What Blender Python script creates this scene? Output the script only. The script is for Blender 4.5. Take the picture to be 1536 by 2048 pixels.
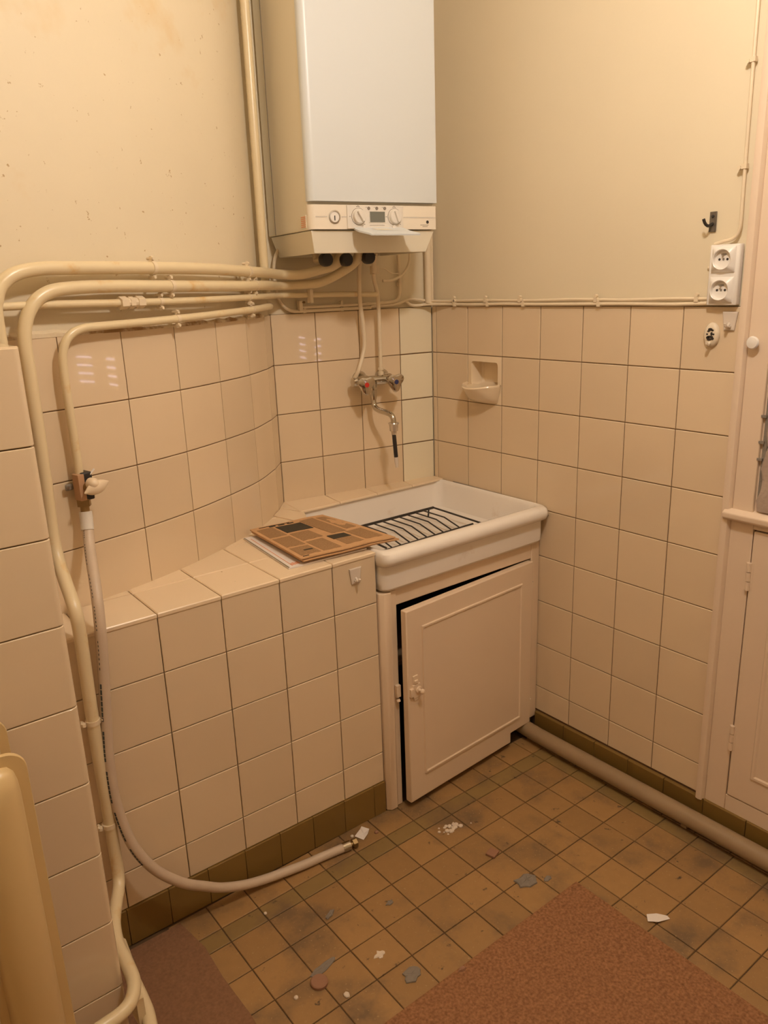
import bpy, math, random
from mathutils import Vector, Matrix
random.seed(7)
PI = math.pi
for o in list(bpy.data.objects): bpy.data.objects.remove(o)
SC = bpy.context.scene
COL = SC.collection

# ------------------------------------------------------------------ camera
YAW, PITCH, ROLL = 0.6520778, -0.2865774, -0.0361507
cam = bpy.data.cameras.new('camera'); camo = bpy.data.objects.new('camera', cam); COL.objects.link(camo)
cam.sensor_fit = 'VERTICAL'; cam.sensor_height = 36.0; cam.lens = 1555.573 / 2048 * 36.0
cam.clip_start = 0.02
d = Vector((math.sin(YAW) * math.cos(PITCH), math.cos(YAW) * math.cos(PITCH), math.sin(PITCH)))
r = Vector((math.cos(YAW), -math.sin(YAW), 0)); u = r.cross(d)
r2 = math.cos(ROLL) * r + math.sin(ROLL) * u; u2 = -math.sin(ROLL) * r + math.cos(ROLL) * u
camo.matrix_world = Matrix(((r2.x, u2.x, -d.x, -1.7603855), (r2.y, u2.y, -d.y, -2.0051298), (r2.z, u2.z, -d.z, 1.4445597), (0, 0, 0, 1)))
SC.camera = camo
# ------------------------------------------------------------------ world, exposure
w = bpy.data.worlds.new('world'); SC.world = w; w.use_nodes = True
w.node_tree.nodes['Background'].inputs[0].default_value = (1.0, 0.86, 0.68, 1)
w.node_tree.nodes['Background'].inputs[1].default_value = 0.02
SC.view_settings.view_transform = 'Standard'; SC.view_settings.look = 'None'
SC.view_settings.exposure = 0.0; SC.view_settings.gamma = 1.0; SC.view_settings.use_curve_mapping = False
LAMP_POS = (-0.87, -1.42, 2.33); LAMP_POWER = 275.0; LAMP_COL = (1.0, 0.905, 0.81)

# ------------------------------------------------------------------ materials
def nodes(name):
    m = bpy.data.materials.new(name); m.use_nodes = True
    nt = m.node_tree; b = nt.nodes['Principled BSDF']
    return m, nt, b
def mat(name, col, rough=0.5, metal=0.0, var=0.0, noise=0.0, nscale=8.0, bump=0.0, bscale=60.0, spots=None, coat=0.0, emit=None, alpha=None, spec=None, objvar=0.0):
    """base colour with optional large-scale mottling, spots (colour, scale, threshold) and relief"""
    m, nt, b = nodes(name)
    L = nt.links.new
    b.inputs['Roughness'].default_value = rough; b.inputs['Metallic'].default_value = metal
    if coat: b.inputs['Coat Weight'].default_value = coat; b.inputs['Coat Roughness'].default_value = 0.12
    if spec is not None: b.inputs['Specular IOR Level'].default_value = spec
    geo = nt.nodes.new('ShaderNodeNewGeometry')
    cur = nt.nodes.new('ShaderNodeRGB'); cur.outputs[0].default_value = (*col, 1); out = cur.outputs[0]
    def hsv(fac_socket, amount):
        nonlocal out
        h = nt.nodes.new('ShaderNodeHueSaturation'); mr = nt.nodes.new('ShaderNodeMapRange')
        mr.inputs[3].default_value = 1 - amount; mr.inputs[4].default_value = 1 + amount
        L(fac_socket, mr.inputs[0]); L(mr.outputs[0], h.inputs['Value']); L(out, h.inputs['Color']); out = h.outputs[0]
    if objvar:
        oi = nt.nodes.new('ShaderNodeObjectInfo'); hsv(oi.outputs['Random'], objvar)
    if noise:
        n = nt.nodes.new('ShaderNodeTexNoise'); n.inputs['Scale'].default_value = nscale; n.inputs['Detail'].default_value = 6
        L(geo.outputs['Position'], n.inputs['Vector']); hsv(n.outputs[0], noise)
    for (sc, sscale, th, soft) in (spots or []):
        n = nt.nodes.new('ShaderNodeTexNoise'); n.inputs['Scale'].default_value = sscale; n.inputs['Detail'].default_value = 5
        n.inputs['Roughness'].default_value = 0.65
        L(geo.outputs['Position'], n.inputs['Vector'])
        mr = nt.nodes.new('ShaderNodeMapRange'); mr.inputs[1].default_value = th; mr.inputs[2].default_value = th + soft
        L(n.outputs[0], mr.inputs[0])
        mx = nt.nodes.new('ShaderNodeMix'); mx.data_type = 'RGBA'
        L(mr.outputs[0], mx.inputs[0]); L(out, mx.inputs[6]); mx.inputs[7].default_value = (*sc, 1); out = mx.outputs[2]
    L(out, b.inputs['Base Color'])
    if bump:
        n = nt.nodes.new('ShaderNodeTexNoise'); n.inputs['Scale'].default_value = bscale; n.inputs['Detail'].default_value = 4
        L(geo.outputs['Position'], n.inputs['Vector'])
        bp = nt.nodes.new('ShaderNodeBump'); bp.inputs['Strength'].default_value = bump; bp.inputs['Distance'].default_value = 0.004
        L(n.outputs[0], bp.inputs['Height']); L(bp.outputs[0], b.inputs['Normal'])
    if emit:
        b.inputs['Emission Color'].default_value = (*emit[0], 1); b.inputs['Emission Strength'].default_value = emit[1]
    if alpha is not None:
        b.inputs['Transmission Weight'].default_value = alpha
    return m
M = {}
M['plaster'] = mat('cream_plaster', (0.755, 0.645, 0.46), 0.55, noise=0.05, nscale=2.5, bump=0.12, bscale=35)
M['plaster_specks'] = mat('specked_cream_plaster', (0.755, 0.645, 0.46), 0.55, noise=0.06, nscale=2.5, bump=0.15, bscale=35,
                          spots=[((0.46, 0.31, 0.15), 60, 0.665, 0.03), ((0.72, 0.54, 0.30), 3.2, 0.56, 0.16)])
M['tile'] = mat('cream_wall_tile', (0.755, 0.59, 0.40), 0.035, objvar=0.045, noise=0.04, nscale=5)
M['tile_pale'] = mat('pale_replacement_tile', (0.85, 0.75, 0.55), 0.2, objvar=0.03, noise=0.04, nscale=6)
M['tile_counter'] = mat('counter_top_tile', (0.86, 0.68, 0.47), 0.24, objvar=0.04, noise=0.05, nscale=5,
                        spots=[((0.30, 0.17, 0.07), 48, 0.735, 0.04)])
M['grout'] = mat('dirty_grout', (0.16, 0.085, 0.035), 0.9, noise=0.3, nscale=12)
M['base_tile'] = mat('ochre_skirting_tile', (0.225, 0.13, 0.03), 0.42, objvar=0.06, noise=0.08, nscale=10)
FLSP = [((0.19, 0.115, 0.055), 5.0, 0.50, 0.15), ((0.09, 0.055, 0.03), 28, 0.64, 0.06), ((0.42, 0.27, 0.12), 140, 0.62, 0.06)]
M['floor_tile'] = mat('speckled_ochre_floor_tile', (0.35, 0.195, 0.072), 0.55, objvar=0.09, noise=0.12, nscale=40, bump=0.05, bscale=150, spots=FLSP)
M['floor_olive'] = mat('olive_floor_tile', (0.27, 0.17, 0.06), 0.5, objvar=0.06, noise=0.1, nscale=30, spots=FLSP[:2])
M['floor_grout'] = mat('dark_floor_grout', (0.12, 0.068, 0.03), 0.95, noise=0.3, nscale=20)
M['carpet'] = mat('red_brown_carpet', (0.31, 0.148, 0.07), 0.95, noise=0.75, nscale=170, bump=1.0, bscale=150, spec=0.1)
M['carpet_old'] = mat('flattened_red_brown_carpet', (0.25, 0.13, 0.07), 0.9, noise=0.3, nscale=160, bump=0.3, bscale=200, spec=0.15,
                      spots=[((0.19, 0.11, 0.06), 9, 0.6, 0.1)])
M['pipe'] = mat('cream_pipe_paint', (0.76, 0.62, 0.39), 0.3, noise=0.06, nscale=9, bump=0.05, bscale=50, spots=[((0.70, 0.46, 0.19), 11, 0.6, 0.12)])
M['pipe_thin'] = mat('cream_thin_pipe_paint', (0.78, 0.64, 0.45), 0.35, noise=0.05, nscale=20, bump=0.08, bscale=70)
M['paint'] = mat('pinkish_cream_woodwork_paint', (0.79, 0.62, 0.465), 0.32, noise=0.04, nscale=4, bump=0.04, bscale=25)
M['paint_cab'] = mat('cream_cabinet_paint', (0.80, 0.62, 0.445), 0.3, noise=0.04, nscale=4, bump=0.03, bscale=25, spots=[((0.28, 0.17, 0.08), 60, 0.75, 0.03)])
M['cab_wood'] = mat('bare_brown_wood', (0.20, 0.12, 0.06), 0.8)
M['dark'] = mat('dark_cavity', (0.02, 0.014, 0.01), 0.9)
M['ceramic'] = mat('white_enamel', (0.90, 0.82, 0.73), 0.16, noise=0.03, nscale=4, spots=[((0.16, 0.10, 0.06), 42, 0.76, 0.03), ((0.68, 0.52, 0.36), 6, 0.62, 0.2)])
M['soap'] = mat('cream_ceramic_soap_dish', (0.82, 0.66, 0.46), 0.2)
M['boiler'] = mat('white_boiler_enamel', (0.67, 0.69, 0.69), 0.35)
M['boiler_side'] = mat('grey_cream_boiler_side', (0.84, 0.77, 0.62), 0.4, noise=0.03, nscale=3)
M['boiler_panel'] = mat('yellowed_boiler_plastic', (0.84, 0.75, 0.62), 0.35, spots=[((0.74, 0.52, 0.24), 9, 0.60, 0.15)])
M['boiler_grey'] = mat('pale_grey_plastic', (0.76, 0.70, 0.62), 0.35)
M['chrome'] = mat('chrome', (0.58, 0.54, 0.48), 0.12, metal=1.0)
M['steel'] = mat('dull_steel', (0.50, 0.45, 0.38), 0.4, metal=1.0)
M['brass'] = mat('tarnished_brass', (0.36, 0.25, 0.12), 0.45, metal=1.0)
M['black'] = mat('black_rubber', (0.025, 0.02, 0.018), 0.5)
M['blackm'] = mat('black_enamelled_wire', (0.03, 0.024, 0.02), 0.35)
M['lcd'] = mat('grey_green_lcd', (0.17, 0.17, 0.14), 0.2)
M['red'] = mat('red_dot', (0.55, 0.03, 0.02), 0.4)
M['orange'] = mat('orange_print', (0.80, 0.34, 0.18), 0.6)
M['blue'] = mat('dark_blue_dot', (0.03, 0.04, 0.13), 0.4)
M['white'] = mat('white_plastic', (0.84, 0.78, 0.71), 0.3)
M['clear'] = mat('translucent_plastic', (0.86, 0.74, 0.62), 0.15, alpha=0.2)
M['paper'] = mat('white_paper', (0.82, 0.74, 0.68), 0.7)
M['hose'] = mat('dusty_beige_hose', (0.60, 0.47, 0.35), 0.45, noise=0.08, nscale=30, bump=0.1, bscale=200)
M['hosetxt'] = mat('hose_print', (0.05, 0.06, 0.06), 0.6)
M['lead'] = mat('grey_painted_drain', (0.33, 0.225, 0.125), 0.45, noise=0.12, nscale=14)
M['rad'] = mat('yellow_cream_radiator_enamel', (0.68, 0.49, 0.24), 0.28)
M['terra'] = mat('terracotta_chip', (0.32, 0.16, 0.09), 0.7)
M['putty'] = mat('grey_putty', (0.24, 0.20, 0.16), 0.8, noise=0.15, nscale=80, bump=0.5, bscale=120)
M['dust'] = mat('white_plaster_dust', (0.72, 0.60, 0.48), 0.95, noise=0.1, nscale=90)
M['film'] = mat('silver_bubble_film', (0.62, 0.54, 0.50), 0.25, metal=0.6, bump=0.9, bscale=30)
M['glow'] = mat('daylight_slit', (0.9, 0.85, 1.0), 0.5, emit=((0.82, 0.72, 1.0), 9.0))
M['bulb'] = mat('lit_bulb', (1, 0.95, 0.9), 0.5, emit=(LAMP_COL, LAMP_POWER))

# ------------------------------------------------------------------ mesh helpers
class MB:
    def __init__(s): s.v = []; s.f = []
    def add(s, vs, fs):
        o = len(s.v); s.v += [tuple(p) for p in vs]; s.f += [tuple(i + o for i in f) for f in fs]; return s
    def box(s, a, b):
        x0, y0, z0 = (min(a[i], b[i]) for i in range(3)); x1, y1, z1 = (max(a[i], b[i]) for i in range(3))
        return s.add([(x0, y0, z0), (x1, y0, z0), (x1, y1, z0), (x0, y1, z0), (x0, y0, z1), (x1, y0, z1), (x1, y1, z1), (x0, y1, z1)],
                     [(0, 3, 2, 1), (4, 5, 6, 7), (0, 1, 5, 4), (1, 2, 6, 5), (2, 3, 7, 6), (3, 0, 4, 7)])
    def rings(s, rings, closed=False, caps=True):
        """skin a list of equal-length closed rings"""
        n = len(rings[0]); vs = [p for R in rings for p in R]; fs = []
        m = len(rings)
        for i in range(m if closed else m - 1):
            for k in range(n):
                a = i * n + k; b_ = i * n + (k + 1) % n; c = ((i + 1) % m) * n + (k + 1) % n; d_ = ((i + 1) % m) * n + k
                fs.append((a, b_, c, d_))
        if caps and not closed:
            fs.append(tuple(range(n))[::-1]); fs.append(tuple(range((m - 1) * n, m * n)))
        return s.add(vs, fs)
    def tube(s, pts, rad, n=14, sx=1.0):
        pts = [Vector(p) for p in pts]; N = len(pts)
        rad = rad if isinstance(rad, (list, tuple)) else [rad] * N
        T = []
        for i in range(N):
            t = (pts[min(i + 1, N - 1)] - pts[max(i - 1, 0)]); T.append(t.normalized())
        up = Vector((0, 0, 1)) if abs(T[0].z) < 0.9 else Vector((1, 0, 0))
        nrm = (up - T[0] * up.dot(T[0])).normalized(); R = []
        for i in range(N):
            nrm = (nrm - T[i] * nrm.dot(T[i])).normalized(); bi = T[i].cross(nrm)
            R.append([pts[i] + (nrm * math.cos(2 * PI * k / n) + bi * math.sin(2 * PI * k / n) * sx) * rad[i] for k in range(n)])
        return s.rings(R)
    def lathe(s, prof, n=24, axis='z', at=(0, 0, 0)):
        """profile of (radius, height); closed by caps where the radius is small"""
        R = []
        for (rr, h) in prof:
            ring = []
            for k in range(n):
                a = 2 * PI * k / n; p = (rr * math.cos(a), rr * math.sin(a), h)
                if axis == 'y': p = (p[0], -p[2], p[1])
                if axis == 'x': p = (-p[2], p[0], p[1])
                ring.append((p[0] + at[0], p[1] + at[1], p[2] + at[2]))
            R.append(ring)
        return s.rings(R)
    def prism(s, poly, z0, z1):
        n = len(poly)
        return s.add([(x, y, z0) for x, y in poly] + [(x, y, z1) for x, y in poly],
                     [tuple(range(n))[::-1], tuple(range(n, 2 * n))] + [(i, (i + 1) % n, n + (i + 1) % n, n + i) for i in range(n)])
    def xf(s, mt):
        s.v = [tuple(mt @ Vector(p)) for p in s.v]; return s
    def mesh(s, name, m=None, smooth=False):
        me = bpy.data.meshes.new(name); me.from_pydata(s.v, [], s.f); me.validate(); 
        import bmesh
        bm = bmesh.new(); bm.from_mesh(me); bmesh.ops.recalc_face_normals(bm, faces=bm.faces); bm.to_mesh(me); bm.free()
        if m is not None: me.materials.append(M[m] if isinstance(m, str) else m)
        if smooth:
            for p in me.polygons: p.use_smooth = True
            me.set_sharp_from_angle(angle=math.radians(38))
        return me
    def build(s, name, m=None, parent=None, smooth=False, bevel=0, loc=None, rz=None):
        o = bpy.data.objects.new(name, s.mesh(name, m, smooth)); COL.objects.link(o)
        if parent: o.parent = parent
        if loc: o.location = loc
        if rz is not None: o.rotation_euler.z = rz
        if bevel:
            bv = o.modifiers.new('bevel', 'BEVEL'); bv.width = bevel; bv.segments = 2; bv.limit_method = 'ANGLE'
            for p in o.data.polygons: p.use_smooth = True
            o.data.set_sharp_from_angle(angle=math.radians(50))
        return o
def link(name, me, parent=None, loc=(0, 0, 0), rot=(0, 0, 0)):
    o = bpy.data.objects.new(name, me); COL.objects.link(o); o.parent = parent; o.location = loc; o.rotation_euler = rot; return o
def tag(o, label=None, cat=None, group=None, kind=None):
    if label: o['label'] = label
    if cat: o['category'] = cat
    if group: o['group'] = group
    if kind: o['kind'] = kind
    return o
def thing(name, label, cat, loc=(0, 0, 0), rz=0, group=None):
    o = bpy.data.objects.new(name, None); COL.objects.link(o); o.location = loc; o.rotation_euler.z = rz
    o.empty_display_size = 0.05
    return tag(o, label, cat, group)
def cr(pts, n=8):
    pts = [Vector(p) for p in pts]; P = [2 * pts[0] - pts[1]] + pts + [2 * pts[-1] - pts[-2]]; out = []
    for i in range(1, len(P) - 2):
        a, b, c, e = P[i - 1:i + 3]
        for k in range(n):
            t = k / n
            out.append(.5 * ((2 * b) + (c - a) * t + (2 * a - 5 * b + 4 * c - e) * t * t + (3 * b - a - 3 * c + e) * t ** 3))
    out.append(pts[-1]); return out
TILE_CACHE = {}
def tile_mesh(wd, ht, th, m, ch=0.0012):
    """flat tile lying in XZ, face at y=-th, chamfered front edge, centred on its own middle"""
    key = (round(wd, 4), round(ht, 4), round(th, 4), m)
    if key not in TILE_CACHE:
        a, b = wd / 2, ht / 2
        q = lambda s, y: [(-a + s, y, -b + s), (a - s, y, -b + s), (a - s, y, b - s), (-a + s, y, b - s)]
        TILE_CACHE[key] = MB().rings([q(0, 0), q(0, -th + ch), q(ch * 1.3, -th)]).mesh('tile', m)
    return TILE_CACHE[key]
J = 0.0022   # joint width
def jit(a=0.0022): return random.uniform(-a, a)

# ------------------------------------------------------------------ geometry frames
BA = -0.14155                      # the wall behind the boiler is turned eight degrees
bdx, bdy = -math.cos(BA), -math.sin(BA)     # along that wall, leftwards
nbx, nby = -0.1410777, -0.9899986           # out of that wall
def BW(l, o, z): return (bdx * l + nbx * o, bdy * l + nby * o, z)
AA = -0.011025; A0 = (-0.7676, -0.4847)
adx, ady = -math.cos(AA), -math.sin(AA); anx, any_ = -0.01102, -0.99994
def AW(s_, o, z): return (A0[0] + adx * s_ + anx * o, A0[1] + ady * s_ + any_ * o, z)
CURVE = [(-0.5665, .081), (-.622, .018), (-.736, -.083), (-.864, -.161), (-1.004, -.231), (-1.150, -.285), (-1.295, -.322), (-1.44, -.356), (-1.585, -.389), (-1.73, -.421), (-1.93, -.465), (-2.30, -.545)]
NS = 6
CV = [Vector((p.x, p.y)) for p in cr([(x, y, 0) for x, y in CURVE[1:]], NS)]
CV = [Vector(CURVE[0])] + CV        # straight facet first, then the curve
def cnorm(i):
    if i == 0: t = CV[1] - CV[0]
    else: t = CV[min(i + 1, len(CV) - 1)] - CV[max(i - 1, 0)]
    t.normalize(); return Vector((-t.y, t.x))
def coff(i, dd): return CV[i] + cnorm(i) * dd
ZT = 1.365
CEIL = 2.70; RX = -2.30; RY = -3.20

# ------------------------------------------------------------------ room shell
fl = MB().box((RX - .1, RY - .1, -0.10), (0.10, .45, -0.003)).build('floor', 'floor_grout'); tag(fl, kind='structure')
ce = MB().box((RX - .1, RY - .1, CEIL), (0.10, .45, CEIL + .1)).build('ceiling', 'plaster'); tag(ce, kind='structure')
# right wall, with the niche of the soap dish left open
NY0, NY1, NZ0, NZ1 = -0.306, -0.186, 1.118, 1.198
wr = MB()
for a, b in (((0.006, NY0, 0), (0.12, RY - .1, CEIL)), ((0.006, .45, 0), (0.12, NY1, CEIL)), ((0.006, NY1, 0), (0.12, NY0, NZ0)), ((0.006, NY1, NZ1), (0.12, NY0, CEIL))):
    wr.box(a, b)
wr = wr.build('wall_right', 'plaster'); tag(wr, 'plain cream plaster wall above the tiling on the right', kind='structure')
wb = MB().prism([BW(-.02, -.006, 0)[:2], BW(.62, -.006, 0)[:2], BW(.62, -.10, 0)[:2], BW(-.02, -.10, 0)[:2]], 0, CEIL).build('wall_back', 'plaster'); tag(wb, kind='structure')
f0 = [tuple(coff(i, -.006)) for i in range(len(CV))]; f1 = [tuple(coff(i, -.09)) for i in range(len(CV))]
f1[0] = BW(.66, -.05, 0)[:2]; f1[1] = (f1[2][0] + .02, f1[2][1] + .03)
wl = MB()
nn = len(CV)
wl.rings([[(*f0[i], 0), (*f0[i], CEIL), (*f1[i], CEIL), (*f1[i], 0)] for i in range(nn)])
wl = wl.build('wall_left', 'plaster_specks', smooth=True); tag(wl, kind='structure')
MB().box((RX - .1, RY - .1, 0), (RX, -.50, CEIL)).build('wall_near_left', 'plaster'); tag(bpy.data.objects['wall_near_left'], kind='structure')
MB().box((RX - .1, RY - .1, 0), (0.1, RY, CEIL)).build('wall_rear', 'plaster'); tag(bpy.data.objects['wall_rear'], kind='structure')
# grout beds
gb = MB()
for a, b in (((0.0061, NY0, .07), (0.0024, -1.068, ZT)), ((0.0061, -.001, .07), (0.0024, NY1, ZT)), ((0.0061, NY1, .07), (0.0024, NY0, NZ0)), ((0.0061, NY1, NZ1), (0.0024, NY0, ZT))):
    gb.box(a, b)
gb.build('grout_bed', 'grout', wr)
MB().prism([BW(.0, -.0061, 0)[:2], BW(.5725, -.0061, 0)[:2], BW(.5725, -.0024, 0)[:2], BW(.0, -.0024, 0)[:2]], .74, ZT).build('grout_bed', 'grout', wb)
MB().rings([[(*coff(i, -.0061), .70), (*coff(i, -.0061), ZT - .003), (*coff(i, -.0024), ZT - .003), (*coff(i, -.0024), .70)] for i in range(nn - 12)]).build('grout_bed', 'grout', wl)

# right wall tiles
ycols = [0.0, 0.0198] + [0.1698 + .15 * k for k in range(6)] + [1.066]
zrows = [ZT - .15 * k for k in range(9)] + [0.079]
for c in range(len(ycols) - 1):
    for k in range(len(zrows) - 1):
        y0, y1, z1, z0 = ycols[c], ycols[c + 1], zrows[k], zrows[k + 1]
        if c <= 2 and k >= 4: continue
        if c == 2 and k == 1: continue            # soap dish sits here
        if c == 3 and k == 4: pass
        wd, ht = y1 - y0 - J, z1 - z0 - J
        link('tile', tile_mesh(wd, ht, .006, 'tile'), wr, (0.006 + random.uniform(-.0002, .0002), -(y0 + y1) / 2, (z0 + z1) / 2), (jit(), 0, -PI / 2 + jit()))
# back wall tiles
lcols = [0, .126, .276, .426, .5715]
for c in range(4):
    for k in range(4):
        l0, l1, z1, z0 = lcols[c], lcols[c + 1], zrows[k], zrows[k + 1]
        m = 'tile_pale' if (c == 0) else 'tile'
        p = BW((l0 + l1) / 2, -.006, (z0 + z1) / 2)
        link('tile', tile_mesh(l1 - l0 - J * (1.5 if c == 0 else 1), z1 - z0 - J * (1.6 if c == 0 else 1), .006, m), wb, p, (jit(), 0, BA + jit()))
# curved left wall tiles: one bent mesh per column, shared down the rows
def bent_tile(i0, i1, ht, m):
    P = [CV[i].copy() for i in range(i0, i1 + 1)]; Nn = [cnorm(i) for i in range(i0, i1 + 1)]
    if i0 == 0: Nn = [cnorm(0), cnorm(0)]
    elif i0 == 1: Nn[0] = cnorm(2)
    t0 = (P[1] - P[0]).normalized() * J / 2; t1 = (P[-1] - P[-2]).normalized() * J / 2
    P[0] += t0; P[-1] -= t1
    hb = ht / 2; R = []
    for p, n_ in zip(P, Nn):
        a = p - n_ * .006; b = p - n_ * .0012; c = p
        R.append([(*a, -hb), (*a, hb), (*b, hb), (*c, hb - .0015), (*c, -hb + .0015), (*b, -hb)])
    return MB().rings(R).mesh('tile', m, smooth=True)
cidx = [0, 1] + [1 + NS * k for k in range(1, 9)]
for c in range(len(cidx) - 1):
    me = bent_tile(cidx[c], cidx[c + 1], .15 - J, 'tile')
    for k in range(4):
        link('tile', me, wl, (0, 0, (zrows[k] + zrows[k + 1]) / 2))
# rough plaster lip where the tiling stops on the curved wall
lip = MB(); R = []
for i in range(1, nn - 12):
    j1, j2 = random.uniform(-.003, .003), random.uniform(.001, .005)
    a = coff(i, -.008); b = coff(i, -.001 + j2 * .6); t = .004 + .012 * min(1, max(0, (i - 20) / 30))
    R.append([(*a, ZT - .004), (*b, ZT - .003), (*b, ZT + t * .6 + j1), (*a, ZT + t + .004 + j1)])
lip.rings(R); M['lip'] = mat('stained_plaster_edge', (0.74, 0.61, 0.42), 0.6, spots=[((0.34, 0.19, 0.07), 9, 0.50, 0.10)], bump=0.5, bscale=60)
lip.build('plaster_lip', 'lip', wl, smooth=True)

# floor tiles -------------------------------------------------------------
PX, PY = 0.0983, 0.0985
xl = [-0.062, -0.110] + [-0.2085 - PX * k for k in range(12)]
yl = [-0.487, -0.572, -0.622, -0.7205] + [-0.7205 - PY * k for k in range(1, 11)]
MATX, MATY = -0.445, -1.013
def floor_tile(x0, x1, y0, y1, m):
    key = ('f', round(abs(x1 - x0), 4), round(abs(y1 - y0), 4), m)
    if key not in TILE_CACHE:
        a, b = abs(x1 - x0) / 2 - .0013, abs(y1 - y0) / 2 - .0013
        q = lambda s, z: [(-a + s, -b + s, z), (a - s, -b + s, z), (a - s, b - s, z), (-a + s, b - s, z)]
        TILE_CACHE[key] = MB().rings([q(0, -.006), q(0, -.001), q(.0012, 0)]).mesh('tile', m)
    link('tile', TILE_CACHE[key], fl, ((x0 + x1) / 2, (y0 + y1) / 2, random.uniform(-.0006, .0002)), (jit(.003), jit(.003), 0))
for i in range(len(xl) - 1):
    for k in range(len(yl) - 1):
        x0, x1, y0, y1 = xl[i], xl[i + 1], yl[k], yl[k + 1]
        if x0 <= MATX + .001 and y0 <= MATY + .001 and x1 < MATX and y1 < MATY and (x0 < MATX - .06 and y0 < MATY - .06): continue
        olive = (i == 0 and k >= 1) or (k == 1 and i >= 1)
        floor_tile(x0, x1, y0, y1, 'floor_olive' if olive else 'floor_tile')
for k in range(12):
    floor_tile(-0.002, -0.062, -.50 - .1 * k, -.60 - .1 * k, 'floor_tile')
# skirting of the right wall
bb = MB().box((0.0058, -.47, 0), (-.004, -1.95, .074)).build('baseboard_right', 'grout'); tag(bb, kind='structure')
for k in range(12):
    y0 = -.492 - .1195 * k
    link('tile', tile_mesh(.1195 - .0016, .0765, .010, 'base_tile'), bb, (-.003, y0 - .0598, .0385), (jit(.004), 0, -PI / 2 + jit(.004)))

# ------------------------------------------------------------------ tiled pier at the left edge
PXE, PYF = -1.466, -0.745
pier = MB().box((-2.29, PYF + .008, 0), (PXE - .006, -.44, 1.364)).build('wall_pier', 'grout'); tag(pier, kind='structure')
def bull_tile(wd, ht, th, m):
    """pier edge tile with a rounded right-hand edge and softened corners"""
    rr = .011; prof = [(-wd, 0), (-wd, -th)]
    for k in range(6):
        a = PI / 2 * k / 5; prof.append((-rr + rr * math.sin(a), -th + rr - rr * math.cos(a)))
    prof += [(0, .02), (-.012, .02), (-.012, 0)]
    b = ht / 2; ch = .0012
    R = []
    for z, s in ((-b, ch), (-b + ch, 0), (b - ch, 0), (b, ch)):
        R.append([(x - (s if x > -.02 else 0), y + (s if y < -th * .5 else 0), z) for x, y in prof])
    return MB().rings(R).mesh('tile', m, smooth=True)
pz = [1.372, 1.222, 1.072, .922, .772, .622, .472, .322, .172, .022]
be = bull_tile(.15 - J, .15 - J, .009, 'tile')
for k in range(9):
    zc = (pz[k] + pz[k + 1]) / 2
    link('tile', be, pier, (PXE, PYF + .009, zc))
    for c in range(1, 5):
        link('tile', tile_mesh(.15 - J, .15 - J, .009, 'tile'), pier, (PXE - .15 * c - .075, PYF + .009, zc))
for c in range(4):
    link('tile', tile_mesh(.15 - J, .15, .009, 'tile'), pier, (PXE - .075 - .15 * c, PYF + .080, 1.364), (-PI / 2, 0, 0))
    link('tile', tile_mesh(.15 - J, .15, .009, 'tile'), pier, (PXE - .075 - .15 * c, PYF + .232, 1.364), (-PI / 2, 0, 0))
for k in range(9):     # the return face of the pier
    link('tile', tile_mesh(.26, .15 - J, .006, 'tile'), pier, (PXE - .006, PYF + .155, (pz[k] + pz[k + 1]) / 2), (0, 0, PI / 2))

# ------------------------------------------------------------------ tiled counter beside the sink
CT = 0.782
ctr = thing('tiled_counter', 'low cream tiled masonry counter between the sink cabinet and the tiled pier', 'counter', AW(.3, 0, 0))
def rel(o, p): return (p[0] - o.location.x, p[1] - o.location.y, p[2] - o.location.z)
SR = -.1335
core = MB().prism([AW(SR, -.0085, 0)[:2], AW(.78, -.0085, 0)[:2], (-1.46, -.40), (-1.15, -.30), (-.9, -.20), (-.70, -.10), (-.634, -.20)], 0.0, CT - .010)
core.xf(Matrix.Translation(-ctr.location)).build('core', 'grout', ctr)
acols = [SR, 0, .15, .30, .45, .60, .75]; arows = [.779, .641, .491, .341, .191, .0975]
for c in range(6):
    for k in range(5):
        s0, s1, z1, z0 = acols[c], acols[c + 1], arows[k], arows[k + 1]
        link('tile', tile_mesh(s1 - s0 - J, z1 - z0 - J, .006, 'tile'), ctr, rel(ctr, AW((s0 + s1) / 2, -.006, (z0 + z1) / 2)), (jit(), 0, AA + jit()))
for k in range(9):
    s0 = SR + .04 + .1 * (k - 1) if k else SR
    s1 = SR + .04 + .1 * k
    m = MB().box((-(s1 - s0) / 2 + .0005, 0, 0), ((s1 - s0) / 2 - .0005, -.011, .097))
    m.build('skirting_tile', 'base_tile', ctr, bevel=.001, loc=rel(ctr, AW((s0 + s1) / 2, -.006, 0.0005)), rz=AA)
def clip(poly, p, n):
    out = []
    for i in range(len(poly)):
        a, b = poly[i], poly[(i + 1) % len(poly)]
        da = (a[0] - p[0]) * n[0] + (a[1] - p[1]) * n[1]; db = (b[0] - p[0]) * n[0] + (b[1] - p[1]) * n[1]
        if da >= 0: out.append(a)
        if da * db < 0:
            t = da / (da - db); out.append((a[0] + (b[0] - a[0]) * t, a[1] + (b[1] - a[1]) * t))
    return out
def inset_prism(poly, z0, z1, ch, lift=0):
    cx = sum(p[0] for p in poly) / len(poly); cy = sum(p[1] for p in poly) / len(poly)
    def sh(s):
        o = []
        for x, y in poly:
            dx, dy = cx - x, cy - y; L_ = math.hypot(dx, dy) or 1; o.append((x + dx / L_ * s, y + dy / L_ * s))
        return o
    return MB().rings([[(x, y, z0) for x, y in poly], [(x, y, z1 - ch) for x, y in poly], [(x, y, z1) for x, y in sh(ch * 1.4)]])
drows = [-.003, .15, .30, .45, .60]
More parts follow.
